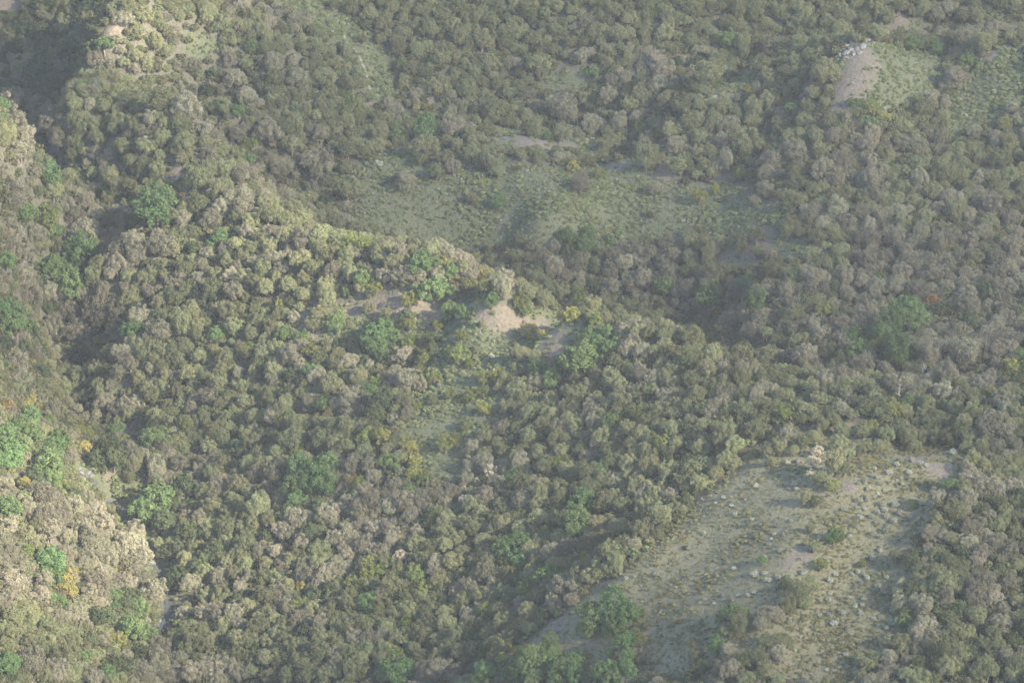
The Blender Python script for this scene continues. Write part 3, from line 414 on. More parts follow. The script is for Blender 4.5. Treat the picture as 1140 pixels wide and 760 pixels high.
90,60,140,p 200,60,140,p 220,150,110,p 60,170,80,r 110,200,130,e 110,150,70,r 340,150,70,y 330,50,110,G 490,40,110,y 480,120,130,y 560,160,130,e 360,210,120,p 450,240,90,G 300,250,80,p 960,50,130,p 860,60,110,p 995,110,120,w 910,190,70,w 820,230,70,w 830,300,100,w 880,330,130,o 960,260,140,p 1030,170,110,p 1120,150,90,G 1100,60,90,p 740,240,120,p 650,270,130,p 540,290,150,p 420,310,160,p 220,300,150,p 140,350,150,p 240,340,60,e 320,340,130,p 480,400,150,p 600,430,130,D 560,360,110,p 670,380,90,e 700,440,130,o 880,470,150,o 800,450,110,o 930,390,110,o 1000,420,120,D 1060,330,90,o 1080,460,130,o 1010,500,110,o 320,490,130,p 350,560,130,p 230,500,140,p 140,460,140,p 40,530,150,p 30,620,110,p 150,610,130,p 280,640,120,p 210,680,110,o 20,350,90,p 110,420,110,o 400,670,110,w 480,565,40,w 500,600,140,o 560,690,120,o 620,600,130,o 700,530,130,o 690,600,130,o 780,560,110,o 940,560,120,o 1040,590,130,o 960,660,120,o 740,710,150,o 640,720,130,p 300,720,110,o 190,730,130,e 110,730,90,e 480,740,90,o 980,730,120,o 1090,640,130,G 1100,720,110,e 850,640,90,o 40,740,90,p 420,520,100,p
T 570 508
220,80,150,o 80,180,150,o 150,170,110,p 60,60,130,p 20,140,80,G 320,50,120,e 360,80,110,o 350,150,80,o 210,200,110,o 310,200,120,o 510,120,150,o 600,160,130,o 520,190,130,o 430,230,120,o 330,250,120,o 190,270,140,o 80,280,140,p 170,330,130,o 310,320,150,o 480,300,170,G 640,310,170,o 740,330,130,o 680,50,130,o 600,80,100,G 780,60,130,o 790,120,130,o 700,160,110,p 920,70,150,o 840,180,130,o 1040,130,150,o 1080,80,110,o 960,250,150,o 870,280,130,p 810,240,110,o 1060,260,110,p 910,350,110,o 990,410,160,o 900,430,110,o 1040,380,110,o 1100,330,100,o 870,500,150,o 690,480,120,o 770,490,90,r 800,560,100,r 830,610,60,y 620,550,130,o 530,590,150,o 660,640,170,o 740,590,130,o 590,680,130,o 700,690,110,o 430,600,120,p 500,690,130,e 450,470,170,G 560,460,130,o 350,420,150,o 190,400,130,o 260,420,110,o 60,380,110,e 130,460,120,o 60,490,130,o 60,570,140,G 180,580,120,o 320,540,130,o 260,640,150,p 120,650,130,o 50,690,120,G 180,710,120,o 370,720,130,o 280,720,110,o 400,650,110,o 570,740,110,o 450,740,110,o 30,330,90,o
T 760 508
80,100,150,o 170,60,130,o 40,40,110,D 290,40,140,o 30,200,130,o 110,180,130,o 220,110,110,o 340,30,110,o 30,300,90,D 870,40,100,w 1020,50,170,o 920,150,120,o 860,120,80,w 1000,200,90,e 830,280,110,o 890,300,100,o 1080,80,90,o 590,30,80,o 700,50,55,s 770,30,55,s 490,200,40,w 740,185,60,s 755,225,45,s 270,275,55,s 330,320,35,s 850,490,70,o 1010,540,100,G 880,600,100,o 920,720,100,e 530,700,60,G 545,675,45,s 340,745,50,s 720,430,40,s 630,465,40,s 610,520,45,s 575,585,45,s 515,455,50,s 40,610,60,s 140,515,45,s 650,635,60,s 920,550,70,s 1080,350,60,s 1110,540,60,s 1100,440,70,s 440,470,50,o 590,545,35,s 670,520,35,s 350,390,45,s
T 950 508
130,130,60,s 160,135,60,s 80,160,60,s 35,180,40,s 180,185,55,s 240,110,65,s 250,185,55,s 370,110,55,s 370,150,45,s 330,190,45,s 100,215,50,s 210,240,40,s 195,10,35,s 140,80,40,s 290,60,55,s 320,20,50,s 390,30,60,s 450,50,60,s 490,60,50,s 40,300,70,s 95,295,50,s 75,350,45,s 25,350,40,s 190,320,70,s 280,330,80,s 210,360,60,s 160,375,60,s 310,380,70,s 380,410,60,s 120,400,60,s 45,410,55,s 150,440,45,s 220,400,70,s 270,440,70,s 210,500,60,s 125,515,60,s 225,470,50,s 400,320,70,e 540,190,90,s 490,180,70,o 650,195,90,G 670,150,60,o 770,60,120,e 790,105,60,e 740,60,80,e 860,60,130,o 960,50,130,o 1060,60,130,o 960,150,130,o 850,190,140,p 750,160,110,p 940,230,150,p 1060,220,130,p 560,280,150,p 680,290,120,p 760,290,130,p 680,400,150,o 560,420,130,o 740,370,110,p 520,520,130,p 590,530,110,p 660,560,110,o 780,490,150,p 850,460,110,p 770,580,140,p 860,640,130,p 960,600,130,p 1040,630,150,p 960,460,120,o 1090,420,110,o 1090,520,130,o 880,540,110,p 430,560,90,D 500,620,90,p 560,660,130,o 640,710,140,o 400,690,140,D 280,670,110,o 720,650,110,D 960,320,120,D 1100,280,120,D 870,370,90,D 180,630,50,s 130,680,60,s 180,545,60,s 210,740,60,s 60,720,60,e 20,650,40,s 280,575,45,s 1100,720,110,o 140,745,45,s
T 0 633
90,90,190,p 40,60,110,p 60,200,130,p 290,70,130,p 280,170,140,p 290,40,100,G 380,60,110,G 440,60,170,y 440,150,150,y 350,200,80,G 400,230,90,G 640,100,150,p 600,160,130,p 680,170,110,p 690,40,130,p 620,280,80,p 780,80,110,p 860,100,120,p 760,190,100,G 770,270,60,G 90,330,180,o 190,270,130,o 210,330,110,o 400,320,120,p 510,320,150,p 310,380,110,o 560,420,130,o 370,430,140,o 440,480,120,o 80,430,130,o 200,480,150,o 60,520,120,o 270,530,120,o 410,590,150,o 50,640,150,G 210,640,180,p 170,600,110,p 380,660,130,p 100,720,120,o 300,730,120,o 460,720,130,o 560,590,90,G 640,330,130,D 720,330,120,D 840,250,110,D 940,280,110,G 870,180,120,D 880,390,170,G 960,440,140,G 770,490,150,y 700,470,110,p 830,530,110,e 720,590,130,o 800,660,170,D 720,690,110,G 640,580,110,o 600,480,110,D 620,730,140,p 940,560,120,D 1030,170,180,p 960,90,120,p 1020,60,110,p 1100,120,100,D 880,30,90,p 1060,540,150,p 1060,650,170,p 960,700,140,p 1110,480,90,o 1100,730,130,p
T 190 633
50,50,140,D 130,90,140,p 230,40,120,o 330,60,130,p 430,40,120,o 230,190,110,o 350,150,110,o 310,220,90,o 460,140,110,p 450,210,90,D 530,60,120,p 630,70,130,o 640,180,150,o 720,170,120,p 590,210,100,o 520,250,120,o 700,80,120,o 780,110,120,o 920,60,150,p 1040,50,150,p 870,130,110,y 910,110,60,y 960,180,120,D 1050,150,110,D 230,300,140,p 320,310,140,p 420,300,140,p 460,380,110,p 360,390,130,o 130,390,120,o 210,420,140,o 140,470,150,o 110,540,120,o 220,510,130,o 280,480,110,o 440,480,150,o 530,500,130,o 560,420,120,o 610,380,120,o 690,340,120,o 780,270,130,p 860,250,120,e 940,270,110,o 760,360,110,o 850,330,130,p 900,410,110,D 1000,380,120,p 1000,470,130,o 1080,320,110,o 1100,400,100,o 1090,240,110,o 700,460,120,o 640,490,120,o 770,470,120,o 820,530,120,o 730,540,110,o 1000,570,150,o 920,560,110,o 1100,610,120,p 1050,560,80,e 640,600,150,o 560,560,90,D 730,640,110,o 870,640,130,o 780,720,140,o 660,720,120,o 910,710,150,o 1020,720,120,o 1090,700,110,o 50,620,150,p 30,700,150,p 150,700,160,p 270,680,160,p 370,640,150,p 450,600,120,o 450,700,130,p 540,700,120,o 540,640,100,o 30,470,100,o 330,740,110,p 980,640,90,o
T 380 633
70,100,120,e 140,120,110,e 180,50,130,e 260,30,120,e 210,110,120,o 330,130,150,o 280,190,110,p 380,80,90,G 500,60,150,e 550,130,130,e 450,120,110,o 460,210,130,o 540,180,110,o 650,90,140,o 690,140,70,o 630,40,110,p 850,130,130,p 820,200,130,o 930,190,120,o 980,50,150,p 1010,130,110,p 1090,150,120,o 1010,200,90,o 1080,60,110,o 60,180,110,o 40,250,120,o 180,230,130,G 110,260,110,o 280,260,130,o 260,330,110,o 160,370,160,o 450,280,130,o 360,320,110,o 450,360,130,e 570,340,140,o 700,300,130,o 770,270,100,e 850,330,120,p 700,390,140,o 600,390,130,o 540,450,150,o 410,460,150,o 300,400,130,o 40,410,130,o 80,470,110,p 190,460,130,p 290,450,120,p 290,530,120,o 170,540,130,o 60,560,120,o 350,580,130,e 270,620,130,o 480,550,130,o 540,600,130,o 710,530,150,o 790,560,140,o 660,580,130,o 640,480,110,o 780,450,140,o 850,420,130,o 920,380,130,o 980,290,150,e 1070,280,140,o 1080,380,150,o 1000,420,130,o 1030,500,150,o 910,500,60,y 960,560,110,e 1120,520,60,y 1070,610,110,e 960,690,130,G 940,740,110,G 1120,720,90,G 380,690,190,G 280,720,120,o 130,620,130,o 70,690,150,o 140,710,130,o 560,710,150,p 660,680,170,p 770,690,110,p 520,730,100,p 20,320,90,o 1110,230,110,o
T 570 633
130,60,150,o 50,80,110,o 240,40,130,G 340,120,160,p 290,130,110,p 440,60,140,o 420,110,130,p 520,60,130,o 590,30,110,o 90,160,140,e 170,190,120,o 40,290,130,p 110,290,130,o 60,380,130,o 120,400,110,o 30,440,110,o 540,330,190,G 500,410,110,G 680,280,190,G 690,350,150,G 780,310,150,G 630,420,80,G 760,490,130,G 250,520,110,G 140,610,190,G 60,650,130,G 260,580,130,G 330,680,180,G 410,620,120,G 40,730,120,G 150,720,140,G 20,550,80,y 420,720,130,G 640,670,130,G 690,730,130,G 590,710,120,G 770,600,90,G 780,690,110,G 860,490,90,e 490,570,70,o 740,140,60,o 400,300,40,s 860,100,30,s 810,195,35,s 760,60,50,s 660,570,60,G 850,620,70,o 890,380,60,o 1080,340,60,o 960,50,60,s 990,290,30,s 820,420,70,o
T 760 633
270,180,60,s 330,210,70,s 370,185,50,s 340,240,50,s 145,215,45,s 210,235,40,s 430,180,60,s 475,170,50,s 570,80,70,s 600,140,80,s 690,90,90,s 670,120,70,D 630,60,60,s 720,60,70,s 800,30,70,s 480,40,80,s 540,40,60,s 320,310,130,G 380,290,100,G 370,380,170,o 290,420,130,o 560,310,150,p 620,310,110,p 520,370,110,p 760,190,170,o 840,130,130,o 700,250,130,o 820,230,110,o 720,210,110,o 640,490,150,o 560,500,130,o 700,500,110,o 640,570,130,p 500,600,140,o 540,660,110,o 410,620,140,D 230,540,110,G 310,560,130,p 330,670,150,p 260,680,130,p 430,740,130,o 120,660,130,D 60,720,120,D 90,580,110,o 60,500,90,o 500,720,110,D 910,315,55,s 970,310,55,s 1060,300,60,s 1005,365,70,s 710,365,50,s 745,340,35,s 905,210,50,s 970,210,60,s 985,165,50,s 1115,200,40,s 1100,400,55,s 785,450,40,s 750,550,30,s 1090,580,55,s 1010,685,45,s 980,90,55,s 1020,40,60,s 830,265,50,s 800,300,40,s 100,380,60,s 40,570,50,s 1130,40,40,s 960,680,40,s 1050,660,50,s 70,400,45,s
T 950 633
50,90,60,s 20,110,50,s 220,65,55,s 230,120,45,s 160,120,60,s 150,150,50,s 90,60,60,s 50,300,55,s 40,340,50,s 60,250,50,s 15,260,45,s 220,260,55,s 70,200,50,s 30,20,50,s 70,40,50,s 620,100,190,o 560,80,110,o 620,180,130,p 660,60,130,o 840,130,190,p 880,80,130,p 930,210,120,p 800,200,130,p 460,240,150,p 320,150,130,p 310,240,130,p 380,150,130,D 440,80,120,o 560,30,120,o 360,300,90,e 340,360,90,G 270,370,80,s 220,400,60,s 480,380,170,p 520,350,110,p 440,440,140,p 490,510,120,p 550,430,100,p 650,350,160,o 680,420,150,o 600,400,110,o 820,320,150,o 760,460,110,o 980,370,150,p 1020,340,110,p 940,440,130,o 880,500,110,o 960,510,110,o 1110,230,130,o 1090,350,130,o 1110,420,90,o 620,560,200,o 700,580,170,o 570,630,130,o 640,660,150,o 880,680,180,o 860,640,110,o 820,730,120,o 1080,650,160,o 1100,600,80,p 1060,720,110,o 240,590,140,p 230,680,150,p 200,730,120,p 100,640,120,o 60,720,110,o 370,720,150,o 470,730,110,o 360,620,110,p 420,550,110,p 320,480,130,o 240,490,110,o 520,220,110,D 700,280,110,D 40,600,100,o 160,600,100,o 540,730,90,o 990,660,110,D 420,650,110,D 780,560,100,D 1060,480,110,D
"""
plants = []
ox = oy = 0
for ln in DATA.strip().split('\n'):
    if ln[0] == 'T': ox, oy = map(int, ln.split()[1:]); continue
    for t in ln.split():
        a = t.split(','); plants.append([ox + int(a[0]) / 5.984, oy + int(a[1]) / 5.984, int(a[2]) / 5.984, a[3]])
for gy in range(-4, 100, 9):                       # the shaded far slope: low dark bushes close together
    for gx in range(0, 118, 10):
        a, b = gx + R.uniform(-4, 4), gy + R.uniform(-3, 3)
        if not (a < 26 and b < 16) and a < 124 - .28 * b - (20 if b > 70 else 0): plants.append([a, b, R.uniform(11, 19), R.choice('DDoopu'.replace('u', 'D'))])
for p in plants:
    px, py, d, k = p
    if k == 's' and d > 14.5: k = p[3] = 'o'; d = p[2] = d * .9
    grow = {'s': .82, 'y': 1.0, 'r': 1.0, 'w': 1.0, 'e': 1.0, 'G': 1.28, 'D': 1.18}.get(k, 1.06)
    if any(bool(inside(c, np.array(px), np.array(py))) for c in CLEAR) and k != 'G': grow = min(grow, 1.0)
    s = .5 * d * grow * 720 * HF / 570
    cz = .45 if k == 's' else 1.0
    for _ in range(2):
        x, y = hit(px, py, s * cz); s = .5 * d * grow * pix(x, y, float(ground(x, y)))[2] * HF / 570
    p += [x, y, float(ground(x, y)), s]

big = {k: set(sorted((i for i, p in enumerate(plants) if p[3] == k), key=lambda i: -plants[i][2])[:300]) for k in NAME}
def thing(name, loc, rz, s):
    o = bpy.data.objects.new(name, None); o.empty_display_size = .2; link(o)
    o.location = loc; o.rotation_euler = (0, 0, rz); o.scale = (s, s, s); return o
mass = {'o': [], 'p': []}
THINGS = []
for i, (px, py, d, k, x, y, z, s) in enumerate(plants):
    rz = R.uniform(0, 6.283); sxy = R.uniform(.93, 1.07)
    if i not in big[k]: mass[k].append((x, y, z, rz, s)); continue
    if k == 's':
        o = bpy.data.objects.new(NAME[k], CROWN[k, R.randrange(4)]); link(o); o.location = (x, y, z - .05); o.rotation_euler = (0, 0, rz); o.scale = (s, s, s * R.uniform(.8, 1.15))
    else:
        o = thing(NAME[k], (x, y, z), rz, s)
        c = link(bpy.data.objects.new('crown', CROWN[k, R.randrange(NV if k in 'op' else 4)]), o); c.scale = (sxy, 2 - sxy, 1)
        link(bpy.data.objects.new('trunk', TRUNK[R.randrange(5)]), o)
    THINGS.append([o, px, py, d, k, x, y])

# bare trees: bleached or dark branches without leaves
BARE = [(1024,414,26,'dead',3),(1006,440,22,'dead',2),(962,412,20,'dead',3),(945,474,24,'dark_wood',2),(1020,455,20,'dark_wood',2),(810,80,15,'dead',2),(966,452,17,'dark_wood',3),(600,740,14,'dead',2),(603,675,15,'dead',2),(690,130,12,'dead',2)]
BARES = []
for i, (px, py, h, m, n0) in enumerate(BARE):
    x, y = hit(px, py + h * .45); s = h * pix(x, y, float(ground(x, y)))[2] * HF / 570 / 2.6
    o = thing('bare_tree', (x, y, float(ground(x, y))), R.uniform(0, 6.28), s)
    link(bpy.data.objects.new('branches', bare_mesh('branches', 900 + i, M[m], n0)), o); BARES.append([o, px, py, m])

# rocks: outcrop on the spur, stones along the stream and the spur edge
def rock_mesh(seed, mat):
    import bmesh
    g = random.Random(seed); bm = bmesh.new(); bmesh.ops.create_icosphere(bm, subdivisions=1, radius=1)
    for v in bm.verts: v.co *= g.uniform(.68, 1.15); v.co.z *= .75
    me = bpy.data.meshes.new('rock'); bm.to_mesh(me); bm.free(); me.materials.append(mat); return me
RK = [rock_mesh(i, M['rock']) for i in range(6)]; SK = [rock_mesh(20 + i, M['stone']) for i in range(5)]
ROCKS = []
def rock(px, py, r, pool, name):
    x, y = hit(px, py); s = r * y * 1.08 * HF / 570
    o = bpy.data.objects.new(name, pool[R.randrange(len(pool))]); link(o); o.location = (x, y, float(ground(x, y)) - s * .12)
    o.rotation_euler = (R.uniform(-.4, .4), R.uniform(-.4, .4), R.uniform(0, 6.28)); o.scale = (s * R.uniform(.8, 1.3), s * R.uniform(.8, 1.2), s * R.uniform(.8, 1.2)); ROCKS.append([o, px, py, r])
for (px, py, r) in [(933,58,4.5),(939,55,5),(944,51,5),(949,48,5.5),(955,46,6),(961,45,6),(967,46,4.5),(942,60,5),(948,57,5.5),(954,54,5),(960,52,5),(966,51,4),(950,62,4),(943,66,3.5),(936,62,4),(957,59,3.5),(972,48,3.5),(949,94,2),(953,88,1.8)]: rock(px, py, r, RK, 'outcrop_rock')
for (px, py, r) in [(776,119,4),(782,115,4.5),(789,112,4),(795,108,4),(802,106,3.5),(814,100,3),(786,121,4)]: rock(px, py, r, RK, 'spur_rock')
for i in range(28):
    t = R.uniform(0, len(STREAM) - 1.01); a = STREAM[int(t)]; b = STREAM[int(t) + 1]; f = t - int(t)
    rock(a[0] + (b[0]-a[0])*f + R.uniform(-6, 6), a[1] + (b[1]-a[1])*f + R.uniform(-4, 4), R.choice([2, 2.4, 3, 3.6, 4.2]), SK, 'stream_stone')
for (px, py, r) in [(685,457,2.6),(456,157,2.5),(463,158,2.2),(1032,409+20,2),(617,456,2),(1070,511,2.5)]: rock(px, py, r, RK, 'pale_rock')

# ------------------------------------------------------------------ uncountable growth, instanced on points
def scatter(name, pts, protos, label):
    """pts: x, y, z, turn, scale"""
    P = np.array([p[:5] for p in pts], np.float32); me = bpy.data.meshes.new(name); me.vertices.add(len(P)); me.vertices.foreach_set('co', P[:, :3].ravel())
    for nm, arr in (('turn', P[:, 3]), ('size', P[:, 4])):
        a = me.attributes.new(nm, 'FLOAT', 'POINT'); a.data.foreach_set('value', np.ascontiguousarray(arr))
    a = me.attributes.new('pick', 'INT', 'POINT'); a.data.foreach_set('value', rng.integers(0, len(protos), len(P)).astype(np.int32))
    o = link(bpy.data.objects.new(name, me)); o['kind'] = 'stuff'; o['label'] = label
    ng = bpy.data.node_groups.new(name, 'GeometryNodeTree')
    ng.interface.new_socket('Geometry', in_out='INPUT', socket_type='NodeSocketGeometry'); ng.interface.new_socket('Geometry', in_out='OUTPUT', socket_type='NodeSocketGeometry')
    n, l = ng.nodes, ng.links; gi = n.new('NodeGroupInput'); go = n.new('NodeGroupOutput')
    mp = n.new('GeometryNodeMeshToPoints'); l.new(gi.outputs[0], mp.inputs[0])
    iop = n.new('GeometryNodeInstanceOnPoints'); l.new(mp.outputs[0], iop.inputs['Points'])
    g2 = n.new('GeometryNodeGeometryToInstance')
    for pr in reversed(protos):
        oi = n.new('GeometryNodeObjectInfo'); oi.inputs[0].default_value = pr; oi.inputs[1].default_value = True; oi.transform_space = 'ORIGINAL'
        l.new(oi.outputs['Geometry'], g2.inputs[0])
    l.new(g2.outputs[0], iop.inputs['Instance']); iop.inputs['Pick Instance'].default_value = True
    def na(nm, t):
        a = n.new('GeometryNodeInputNamedAttribute'); a.data_type = t; a.inputs[0].default_value = nm; return a.outputs[0]
    l.new(na('pick', 'INT'), iop.inputs['Instance Index'])
    cx = n.new('ShaderNodeCombineXYZ'); l.new(na('turn', 'FLOAT'), cx.inputs[2]); l.new(cx.outputs[0], iop.inputs['Rotation'])
    cs = n.new('ShaderNodeCombineXYZ'); sz = na('size', 'FLOAT')
    for q in range(3): l.new(sz, cs.inputs[q])
    l.new(cs.outputs[0], iop.inputs['Scale']); l.new(iop.outputs[0], go.inputs[0])
    md = o.modifiers.new('scatter', 'NODES'); md.node_group = ng; return o
def joined(name, crown, trunk):                 # crown and trunk in one mesh, used only where trees merge into a mass
    vc = np.empty(len(crown.vertices)*3, np.float32); crown.vertices.foreach_get('co', vc); vt = np.empty(len(trunk.vertices)*3, np.float32); trunk.vertices.foreach_get('co', vt)
    fc = np.empty(len(crown.polygons)*4, np.int32); crown.polygons.foreach_get('vertices', fc); ft = np.empty(len(trunk.polygons)*4, np.int32); trunk.polygons.foreach_get('vertices', ft)
    V = np.r_[vc, vt].reshape(-1, 3); F = np.r_[fc, ft + len(vc)//3].reshape(-1, 4)
    me = mesh_np(name, V, F, [crown.materials[0], trunk.materials[0]], np.r_[np.zeros(len(fc)//4), np.ones(len(ft)//4)])
    return bpy.data.objects.new(name, me)
# the wood goes on beyond the frame
def margin(n, kinds):
    while n:
        px, py = R.uniform(-160, 1300), R.uniform(-110, 900)
        if -12 < px < 1152 and -12 < py < 775: continue
        x, y = hit(px, py, 2.5); s = R.uniform(1.3, 2.6); mass[R.choice(kinds)].append((x, y, float(ground(x, y)), R.uniform(0, 6.28), s)); n -= 1
margin(800, 'oop')
# smaller trees closing the canopy between the others
PA = np.array([(p[4], p[5], p[7]) for p in plants]); PK = [p[3] for p in plants]
taken = {}
def near(x, y, r):
    return any(math.hypot(x - a, y - b) < r for i in (-1, 0, 1) for j in (-1, 0, 1) for a, b in taken.get((int(x // 2) + i, int(y // 2) + j), ()))
def openness(x, y):
    i = np.clip(np.searchsorted(GX, x) - 1, 0, len(GX) - 2); j = np.clip(np.searchsorted(GY, y) - 1, 0, len(GY) - 2); return grass[j, i], soil[j, i], gravel[j, i], dry[j, i]
fx = rng.uniform(-125, 125, 30000); fy = rng.uniform(505, 850, 30000); fz = ground(fx, fy); fo = openness(fx, fy); FX, FY, _ = pix(fx, fy, fz)
for i in np.nonzero((FX > -60) & (FX < 1200) & (FY > -40) & (FY < 830) & (fo[0] < .3) & (fo[1] < .4) & (fo[2] < .2))[0]:
    d = np.hypot(PA[:, 0] - fx[i], PA[:, 1] - fy[i]); j = int(np.argmin(d - .85 * PA[:, 2]))
    if d[j] < .80 * PA[j, 2] or near(fx[i], fy[i], 1.25): continue
    taken.setdefault((int(fx[i] // 2), int(fy[i] // 2)), []).append((fx[i], fy[i]))
    mass[PK[j] if PK[j] in 'op' else R.choice('oop')].append((fx[i], fy[i], fz[i] - .2, R.uniform(0, 6.28), R.uniform(.75, 1.45)))
scatter('olive_green_woodland', mass['o'], [joined('tree', CROWN['o', v], TRUNK[v % 5]) for v in range(NV)], 'smaller olive green trees merging into woodland between the larger ones')
scatter('grey_brown_woodland', mass['p'], [joined('tree', CROWN['p', v], TRUNK[v % 5]) for v in range(NV)], 'smaller grey brown trees merging into woodland between the larger ones')
def tuft(name, seed, mat, **kw):
    return bpy.data.objects.new(name, crown_mesh(name, seed, mat, **kw))
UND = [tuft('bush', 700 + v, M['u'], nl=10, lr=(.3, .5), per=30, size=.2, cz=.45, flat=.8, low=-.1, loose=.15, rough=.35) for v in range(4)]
LOW = [tuft('scrub', 720 + v, M['c'], nl=7, lr=(.3, .5), per=20, size=.26, cz=.35, flat=.7, low=0., loose=.2, rough=.35, up=1.2) for v in range(4)]
PAL = [tuft('scrub', 740 + v, M['s'], nl=7, lr=(.3, .5), per=20, size=.26, cz=.35, flat=.7, low=0., loose=.2, rough=.35, up=1.2) for v in range(3)]
def openness(x, y):
    i = np.clip(np.searchsorted(GX, x) - 1, 0, len(GX) - 2); j = np.clip(np.searchsorted(GY, y) - 1, 0, len(GY) - 2); return grass[j, i], soil[j, i], gravel[j, i], dry[j, i]
und, low, pal, tan = [], [], [], []
n = 300000
xs = rng.uniform(-140, 140, n); ys = rng.uniform(505, 850, n); zs = ground(xs, ys); gx, sx_, gv, dr = openness(xs, ys)
PX, PY, _ = pix(xs, ys, zs); okf = (PX > -70) & (PX < 1210) & (PY > -60) & (PY < 840)
clump = fbm(xs / 6, ys / 6, 3)
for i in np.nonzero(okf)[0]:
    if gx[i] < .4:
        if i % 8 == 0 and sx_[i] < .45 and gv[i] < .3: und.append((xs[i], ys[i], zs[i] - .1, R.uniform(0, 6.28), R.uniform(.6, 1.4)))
    else:
        if sx_[i] > .5 and R.random() < .93: continue
        if gv[i] > .4: continue
        q = R.random()
        if dr[i] > .5:
            if q < .8 + 1.4 * clump[i]: tan.append((xs[i], ys[i], zs[i] - .05, R.uniform(0, 6.28), R.uniform(.12, .36) * (.75 + 1.6 * max(0, clump[i] + .1))))
            elif q > .985 and clump[i] > -.05: pal.append((xs[i], ys[i], zs[i] - .05, R.uniform(0, 6.28), R.uniform(.15, .4)))
            continue
        if q < .8 + 1.2 * clump[i]: low.append((xs[i], ys[i], zs[i] - .05, R.uniform(0, 6.28), R.uniform(.2, .55) * (.8 + 1.2 * max(0, clump[i] + .1))))
        elif q > .95 and clump[i] > -.05: pal.append((xs[i], ys[i], zs[i] - .05, R.uniform(0, 6.28), R.uniform(.2, .45)))
TAN = [tuft('scrub', 760 + v, M['t'], nl=7, lr=(.3, .5), per=26, size=.22, cz=.32, flat=.6, low=0., loose=.25, rough=.4, up=1.2) for v in range(4)]
scatter('dry_scrub_vegetation', tan, TAN, 'low dry olive and tan growth on the grassy spur')
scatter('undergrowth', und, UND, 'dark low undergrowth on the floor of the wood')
scatter('low_scrub_vegetation', low, LOW, 'low green scrub covering the open slopes')
scatter('pale_scrub_vegetation', pal, PAL, 'small pale tufts dotted over the open slopes')
print('plants', len(plants), 'mass', {k: len(v) for k, v in mass.items()}, 'und', len(und), 'low', len(low), 'pal', len(pal))

# ------------------------------------------------------------------ labels: look, part of the hillside, then rank or place
CRX = [0] + [c[0] for c in CREST]; CRY = [150] + [c[1] - 16 for c in CREST]
def region(px, py):
    if px < 112 - .15 * py and py < 98: return 'on the dark far slope'
    if px < 255 and py < 106: return 'on the sunlit far crest'
    left = np.interp(py, [100, 225, 330, 400, 480, 620, 700, 760], [32, 58, 85, 60, 95, 160, 185, 195])
    if py > 490 and abs(px - np.interp(py, [s[1] for s in STREAM], [s[0] for s in STREAM])) < 24 and px > left - 26: return 'beside the stony stream'
    if px < left: return 'on the upper left slope' if py < 240 else 'on the middle left slope' if py < 430 else 'on the slope beside the stream' if py < 700 else 'in the bottom left corner'
    if py < np.interp(px, CRX, CRY):
        if bool(inside(CLEAR[0], np.array(px), np.array(py))): return 'in the open meadow'
        if px > 770:
            return 'above the rocky outcrop' if py < 44 else 'beside the rocky outcrop' if py < 140 else 'on the hillside under the outcrop' if py < 250 else 'in the gully behind the saddle'
        if py < 70: return 'high on the upper hillside'
        if py < 150: return 'on the hillside above the meadow'
        return 'in the gully behind the ridge' if px < 420 or py > 240 else 'along the edge of the meadow'
    if bool(inside(CLEAR[11], np.array(px), np.array(py))): return 'on the grassy spur'
    if px > 960 and py > 500: return 'in the hollow beyond the spur'
    if px > 830: return 'on the wooded saddle'
    if 380 < px < 650 and 325 < py < 425: return "around the ridge's bare clearing"
    if py > 650: return 'at the foot of the ridge'
    if px > 650: return "on the ridge's right end"
    if px < 260: return "on the ridge's left flank"
    return "on the ridge's top" if py < 330 else "on the ridge's middle face" if py < 500 else "on the ridge's lower face"
ONES = 'zero one two three four five six seven eight nine ten eleven twelve thirteen fourteen fifteen sixteen seventeen eighteen nineteen'.split()
TENS = 'x x twenty thirty forty fifty sixty seventy eighty ninety'.split()
def word(n): n = min(max(int(round(n)), 0), 99); return ONES[n] if n < 20 else TENS[n // 10] + ('' if n % 10 == 0 else '-' + ONES[n % 10])
ORD = ['leftmost', 'second from left', 'third from left', 'fourth from left', 'fifth from left', 'sixth from left', 'seventh from left']
LOOK = {'o': ('olive-green tree', 'tree'), 'p': ('grey-brown tree', 'tree'), 'G': ('leafy green tree', 'tree'), 'D': ('dark green tree', 'tree'), 'e': ('yellow-green tree', 'tree'), 'y': ('yellow tree', 'tree'),
        'r': ('orange shrub', 'shrub'), 'w': ('pale dry tree', 'tree'), 's': ('pale grey shrub', 'shrub')}
rows = [[o, px, py, d, *LOOK[k], region(px, py)] for (o, px, py, d, k, x, y) in THINGS]
rows += [[o, px, py, 0, 'bleached bare tree' if m == 'dead' else 'dark bare tree', 'tree', region(px, py)] for (o, px, py, m) in BARES]
for (o, px, py, r) in ROCKS:
    nm = o.name.split('.')[0]
    rows.append([o, px, py, 0, {'outcrop_rock': 'pale angular rock', 'spur_rock': 'flat grey rock', 'stream_stone': 'grey stone', 'pale_rock': 'small pale rock'}[nm], 'rock',
                 {'outcrop_rock': 'of the outcrop', 'spur_rock': 'on the bare upper spur', 'stream_stone': 'in the stream bed', 'pale_rock': region(px, py)}[nm]])
by = {}
for r in rows:
    size = '' if not r[3] else 'broad ' if r[3] >= 25 else 'small ' if r[3] < 14 and r[4] != 'pale grey shrub' else ''
    by.setdefault((size + r[4], r[6]), []).append(r)
used = {}
